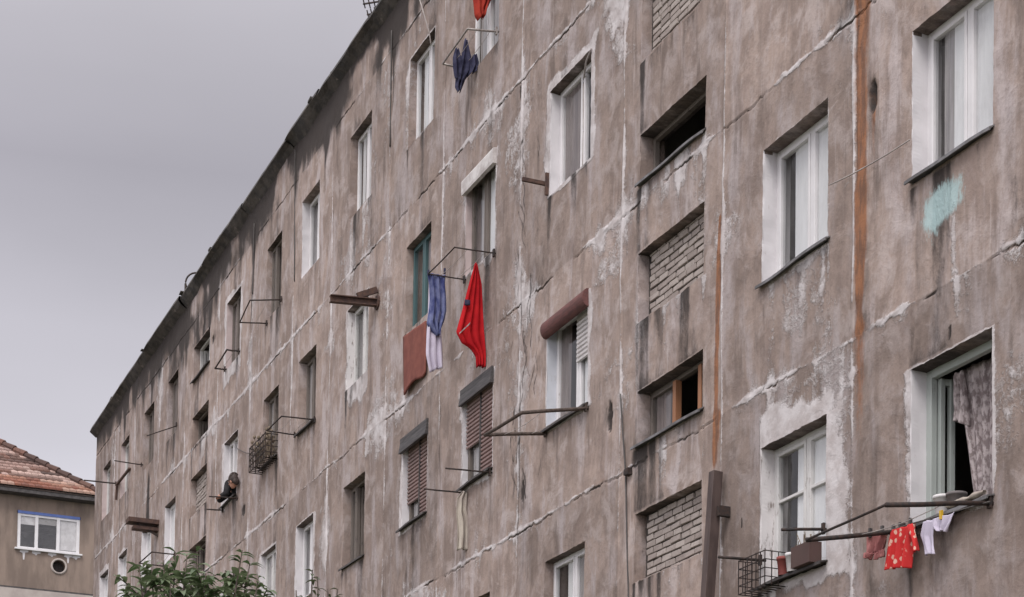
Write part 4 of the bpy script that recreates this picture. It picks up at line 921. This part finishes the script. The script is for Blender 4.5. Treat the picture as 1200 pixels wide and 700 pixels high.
# ------------------------------------------------------------------ person leaning out
a, b, z0, z1 = OPEN['J2']
M_SKIN = simple('skin', (.42, .215, .15), (.36, .18, .125), 12, .6, bump=.1, bd=.001); M_HAIR = simple('dark_hair', (.025, .018, .016), (.05, .03, .025), 30, .7)
M_SWEATER = cloth('black_sweater', (.022, .021, .023), (.035, .033, .035), 12, trans=0)
ps = tag(empty('person'), 'dark haired person in a black top leaning out of a window', 'person')
hd = at(273.2, 564.5, .12); base = Vector((a + .66, .28, z0))
sho = Vector((a + .52, .02, z0 + .34)); nk = sho.lerp(hd, .55)
face = (Vector((-.75, -.45, -.25))).normalized(); upv = Vector((-.1, -.25, 1)); sd_ = face.cross(upv).normalized(); upv = sd_.cross(face).normalized(); Rm = Matrix((face, sd_, upv)).transposed()
bd = MB()
def H(x, y, z): return hd + Rm @ Vector((x, y, z))
bd.ell(H(-.01, 0, .02), .098, .077, .118, 20, 14, Rm); bd.ell(H(.03, 0, -.05), .062, .056, .075, 16, 10, Rm); bd.ell(H(.055, 0, -.095), .028, .032, .026, 12, 8, Rm)
bd.tube([H(.082, 0, .03), H(.102, 0, -.005), H(.118, 0, -.022)], [.010, .014, .018], 8); bd.ell(H(.082, 0, -.058), .022, .026, .010, 10, 6, Rm)
for s in (-1, 1): bd.ell(H(-.005, s * .078, -.01), .026, .012, .036, 10, 8, Rm); bd.ell(H(.078, s * .033, .028), .016, .024, .009, 8, 6, Rm)
bd.tube([H(-.03, 0, -.05), nk, sho + Vector((0, .05, .03))], [.058, .058, .085], 12)
bd.tube([sho + Vector((0, .02, .02)), sho + Vector((.05, .16, -.10)), base + Vector((0, .10, -.1)), base + Vector((0, .16, -.45))], [.115, .145, .15, .155], 14)
acr = Vector((.80, -.5, 0)).normalized(); hands = []
SH = []
for s in (-1, 1):
    shd = sho + acr * s * .17 + Vector((0, .02, -.02)); elb = Vector((a + .50 + s * .24, -.12, z0 + .10)); wr = elb + Vector((-s * .22, -.055, -.005)); SH.append((shd, elb, wr))
    bd.tube([sho + Vector((0, .02, 0)), shd], [.09, .068], 10); bd.tube([shd, shd.lerp(elb, .5), elb], [.062, .053, .044], 10); bd.tube([elb, elb.lerp(wr, .5), wr], [.044, .039, .028], 10)
    d = (wr - elb).normalized(); pl = wr + d * .05; bd.tube([wr, pl, wr + d * .09], [.028, .036, .034], 10)
    for k, L in enumerate((.062, .074, .068, .052)):
        f0 = wr + d * .085 + Vector((0, (k - 1.5) * .019, 0)); f1 = f0 + d * L * .55 + Vector((0, 0, -.008)); f2 = f1 + d * L * .4 + Vector((0, 0, -.022)); bd.tube([f0 - d * .02, f0, f1, f2], [.009, .0095, .0085, .0075], 7)
    bd.tube([wr + d * .02 + Vector((0, .025, 0)), wr + d * .05 + Vector((0, .05, -.004)), wr + d * .078 + Vector((0, .056, -.015))], [.012, .011, .009], 7)
body = bd.build('body', M_SKIN, ps); md = body.modifiers.new('one_surface', 'REMESH'); md.mode = 'VOXEL'; md.voxel_size = .0075; md.use_smooth_shade = True
md = body.modifiers.new('soft', 'SMOOTH'); md.iterations = 3; md.factor = .5
hr = MB(); hr.ell(H(-.022, 0, .035), .108, .090, .115, 20, 14, Rm); hr.ell(H(-.07, 0, -.02), .06, .078, .08, 14, 10, Rm)
for i in range(40):
    t = random.uniform(0, 2 * PI); e = random.uniform(.2, 1.2); hr.ell(H(-.03 + .09 * math.cos(t) * math.sin(e) - .02, .085 * math.sin(t) * math.sin(e), .04 + .11 * math.cos(e)), .022, .022, .018, 6, 5, Rm)
ho = hr.build('hair', M_HAIR, ps); md = ho.modifiers.new('one_surface', 'REMESH'); md.mode = 'VOXEL'; md.voxel_size = .009; md.use_smooth_shade = True
sw_ = MB(); sw_.tube([sho + Vector((0, .03, .06)), sho + Vector((.05, .16, -.08)), base + Vector((0, .10, -.1)), base + Vector((0, .16, -.45))], [.12, .165, .172, .175], 16)
for shd, elb, wr in SH:
    sw_.tube([sho + Vector((0, .02, .0)), shd], [.112, .088], 12); sw_.tube([shd, shd.lerp(elb, .5), elb], [.086, .074, .062], 12); sw_.tube([elb, elb.lerp(wr, .5), elb.lerp(wr, .92)], [.062, .052, .043], 12); sw_.ell(elb, .063, .063, .063, 12, 8)
so_ = sw_.build('sweater', M_SWEATER, ps); md = so_.modifiers.new('one_surface', 'REMESH'); md.mode = 'VOXEL'; md.voxel_size = .012; md.use_smooth_shade = True
M_EYE = simple('eye', (.5, .48, .46), (.03, .02, .02), 60, .3, bump=0)
for s in (-1, 1): MB().ell(H(.084, s * .032, .014), .010, .014, .008, 10, 8, Rm).build('eye', M_EYE, ps)
rebase(ps, base)

# ------------------------------------------------------------------ trees in front of the facade
def leaf_mat(name, c1, c2):
    t = NT(name); g = t.n('ShaderNodeNewGeometry'); c = t.mix(g.outputs['Random Per Island'], c1, c2)
    n = t.noise(3, 3); c = t.mix(t.ramp(n, .4, .7, 0, .4), c, tuple(v * .55 for v in c1)); t.l(c, t.b.inputs['Base Color']); t.b.inputs['Roughness'].default_value = .38
    tl = t.n('ShaderNodeBsdfTranslucent'); t.l(c, tl.inputs[0]); mx = t.n('ShaderNodeMixShader'); mx.inputs[0].default_value = .28; t.l(t.b.outputs[0], mx.inputs[1]); t.l(tl.outputs[0], mx.inputs[2]); t.l(mx.outputs[0], t.out.inputs[0]); return t.m
M_LEAF = leaf_mat('leaf_green', (.07, .115, .045), (.20, .24, .14)); M_LEAF2 = leaf_mat('leaf_yellow_green', (.055, .075, .030), (.085, .10, .05)); M_BARK = simple('bark', (.105, .08, .065), (.06, .045, .04), 14, .95, bump=.6, bd=.01)
def leaf(mb, p, d, L, w, droop):
    d = d.normalized(); sd = d.cross(Vector((0, 0, 1)))
    if sd.length < .05: sd = Vector((1, 0, 0))
    sd.normalize(); sd = (sd + Vector((0, 0, random.uniform(-.35, .35)))).normalized(); nrm = sd.cross(d).normalized(); rows = []
    for t, k in ((0, .10), (.22, .72), (.5, 1.), (.78, .62), (1., .04)):
        c = p + d * L * t + Vector((0, 0, -droop * L * t * t)); f = nrm * w * .22 * k
        rows.append([c - sd * w * .5 * k + f, c, c + sd * w * .5 * k + f])
    mb.grid(rows)
def tree(label, base, limbs, lsize, lmat, trunk_r, spacing, dens):
    t = tag(empty('tree'), label, 'tree'); tk = MB(); cr = MB(); tw = MB()
    fork = base + Vector((0, 0, limbs[0][0].z * .45)); tk.tube([base, base.lerp(fork, .5) + Vector((.05, .03, 0)), fork], [trunk_r, trunk_r * .8, trunk_r * .62], 10); tk.build('trunk', M_BARK, t, True)
    for tip, side in limbs:
        mid = fork.lerp(tip, .5) + Vector((random.uniform(-.15, .15), random.uniform(-.15, .15), -.1)); pts = [fork, mid, mid.lerp(tip, .55) + Vector((random.uniform(-.05, .05), 0, 0)), tip]
        MB().tube(pts, [trunk_r * .5, trunk_r * .26, .014, .004], 7).build('limb', M_BARK, t, True)
        axis = [(mid.lerp(pts[2], i / 6)) for i in range(6)] + [pts[2].lerp(tip, i / 10) for i in range(11)]
        shoots = [axis]
        for i in range(side):
            k = random.randint(1, len(axis) - 3); p = axis[k]; L = (random.uniform(.14, .36)) * (1.25 - k / len(axis) * .6); ang = random.uniform(0, 2 * PI); e = p + Vector((math.cos(ang) * L, math.sin(ang) * L, L * random.uniform(.25, .9)))
            sh_ = [p.lerp(e, j / 7) + Vector((0, 0, .08 * L * math.sin(PI * j / 7))) for j in range(8)]; tw.tube(sh_, .005, 5); shoots.append(sh_)
        for sh_ in shoots:
            for k in range(1, len(sh_)):
                for q in range(dens):
                    if random.random() < .06: continue
                    p = sh_[k - 1].lerp(sh_[k], random.random()); ang = random.uniform(0, 2 * PI); ax = (sh_[k] - sh_[k - 1]).normalized()
                    d = Vector((math.cos(ang), math.sin(ang), random.uniform(-.1, .55))) + ax * .35; s = random.uniform(.6, 1.15); leaf(cr, p, d, lsize * s, lsize * s * random.uniform(.32, .44), random.uniform(.25, .75))
    if tw.v: tag(tw.build('twigs', M_BARK, t), kind='stuff')
    c = cr.build('crown', lmat, t, True); rebase(t, base); return t
D1 = 16.0
tips = [(163, 664), (178, 668), (192, 657), (206, 648), (219, 650), (231, 645), (241, 672), (153, 690), (225, 672), (268, 688), (274, 672), (284, 645), (293, 660), (303, 676), (276, 684), (170, 690), (200, 684), (310, 694), (214, 690), (289, 690), (186, 692)]
L_ = []
for i, (x, y) in enumerate(tips): L_.append((atd(x, y, D1 + random.uniform(-1.1, 1.1)), 4))
bs = atd(228, 900, D1); bs.z = 0
tree('leafy green tree whose pointed top reaches into the bottom of the view', bs, L_, .15, M_LEAF, .11, .1, 3)
L_ = [(atd(x, y, 13.0 + random.uniform(-.3, .3)), s) for x, y, s in ((366, 668, 0), (372, 676, 1), (384, 690, 2), (396, 690, 2), (347, 692, 1), (390, 700, 2))]
bs = atd(385, 900, 13.0); bs.z = 0
tree('thin young tree with sparse small leaves, right of the leafy tree', bs, L_, .085, M_LEAF2, .05, .1, 2)
# ------------------------------------------------------------------ ground, sky and light
gr = MB().grid([[(x, y, 0) for x in np.linspace(-900, 900, 13)] for y in np.linspace(-900, 900, 13)]).build('ground', M_GROUND); tag(gr, kind='structure')
wd = bpy.data.worlds.new('World'); scene.world = wd; wd.use_nodes = True; nt = wd.node_tree; nt.nodes.clear()
N = nt.nodes.new; Lk = nt.links.new
SUN_EL, SUN_AZ = math.radians(52), math.radians(-50)     # high, from the front right behind the viewer
sun_dir = Vector((math.cos(SUN_EL) * .80, -math.cos(SUN_EL) * .60, math.sin(SUN_EL)))
sky = N('ShaderNodeTexSky'); sky.sky_type = 'NISHITA'; sky.sun_disc = False; sky.sun_elevation = SUN_EL
sky.sun_rotation = math.atan2(sun_dir.x, sun_dir.y); sky.air_density = 1.5; sky.dust_density = 4
tc = N('ShaderNodeTexCoord'); sx = N('ShaderNodeSeparateXYZ'); Lk(tc.outputs['Generated'], sx.inputs[0])
hs = N('ShaderNodeHueSaturation'); hs.inputs['Saturation'].default_value = .12; hs.inputs['Value'].default_value = .10; Lk(sky.outputs[0], hs.inputs['Color'])
mp = N('ShaderNodeMapping'); mp.inputs['Scale'].default_value = (1.6, 1.6, 4.2); Lk(tc.outputs['Generated'], mp.inputs[0])
nz_ = N('ShaderNodeTexNoise'); nz_.inputs['Scale'].default_value = 1.7; nz_.inputs['Detail'].default_value = 4; nz_.inputs['Roughness'].default_value = .5; Lk(mp.outputs[0], nz_.inputs['Vector'])
# cloud deck: pale near the horizon, a heavier slate bank higher up on this side, bright overhead
rp = N('ShaderNodeValToRGB'); Lk(sx.outputs['Z'], rp.inputs[0]); E_ = rp.color_ramp.elements
E_[0].position = 0.0; E_[0].color = (.80, .79, .83, 1); E_[1].position = 1.0; E_[1].color = (1.05, 1.03, 1.05, 1)
for p, c in ((.22, (.655, .642, .71)), (.30, (.50, .487, .54)), (.41, (.335, .322, .367)), (.60, (.62, .60, .64)), (.8, (.98, .96, .98))):
    e = rp.color_ramp.elements.new(p); e.color = (*c, 1)
mr = N('ShaderNodeMapRange'); Lk(nz_.outputs[0], mr.inputs[0]); [setattr(mr.inputs[i], 'default_value', v) for i, v in ((1, .3), (2, .7), (3, .91), (4, 1.09))]
mu = N('ShaderNodeMix'); mu.data_type = 'RGBA'; mu.blend_type = 'MULTIPLY'; mu.inputs[0].default_value = 1; Lk(rp.outputs[0], mu.inputs[6])
cc = N('ShaderNodeCombineColor'); [Lk(mr.outputs[0], cc.inputs[i]) for i in range(3)]; Lk(cc.outputs[0], mu.inputs[7])
# unseen sun side of the sky brightened to lift the light on the wall
dt = N('ShaderNodeVectorMath'); dt.operation = 'DOT_PRODUCT'; Lk(tc.outputs['Generated'], dt.inputs[0]); dt.inputs[1].default_value = (.80, -.60, 0)
m2 = N('ShaderNodeMapRange'); m2.interpolation_type = 'SMOOTHSTEP'; Lk(dt.outputs['Value'], m2.inputs[0]); [setattr(m2.inputs[i], 'default_value', v) for i, v in ((1, -.5), (2, .9), (3, 1.), (4, 1.9))]
ml = N('ShaderNodeVectorMath'); ml.operation = 'SCALE'; Lk(mu.outputs[2], ml.inputs[0]); Lk(m2.outputs[0], ml.inputs['Scale'])
ad = N('ShaderNodeMix'); ad.data_type = 'RGBA'; ad.inputs[0].default_value = .12; Lk(ml.outputs[0], ad.inputs[6]); Lk(hs.outputs[0], ad.inputs[7])
bg = N('ShaderNodeBackground'); bg.inputs[1].default_value = 1.0; Lk(ad.outputs[2], bg.inputs[0]); ow = N('ShaderNodeOutputWorld'); Lk(bg.outputs[0], ow.inputs[0])
sd = bpy.data.lights.new('sun', 'SUN'); sd.energy = 1.5; sd.angle = math.radians(28); sd.color = (1, .96, .92)
so = bpy.data.objects.new('sun', sd); COL.objects.link(so); so.rotation_euler = (-sun_dir).to_track_quat('-Z', 'Y').to_euler()
vs = scene.view_settings; vs.view_transform = 'Standard'; vs.look = 'None'; vs.exposure = .42; vs.gamma = 1; vs.use_curve_mapping = False
scene.cycles.max_bounces = 6; scene.cycles.transparent_max_bounces = 12; scene.cycles.use_denoising = True
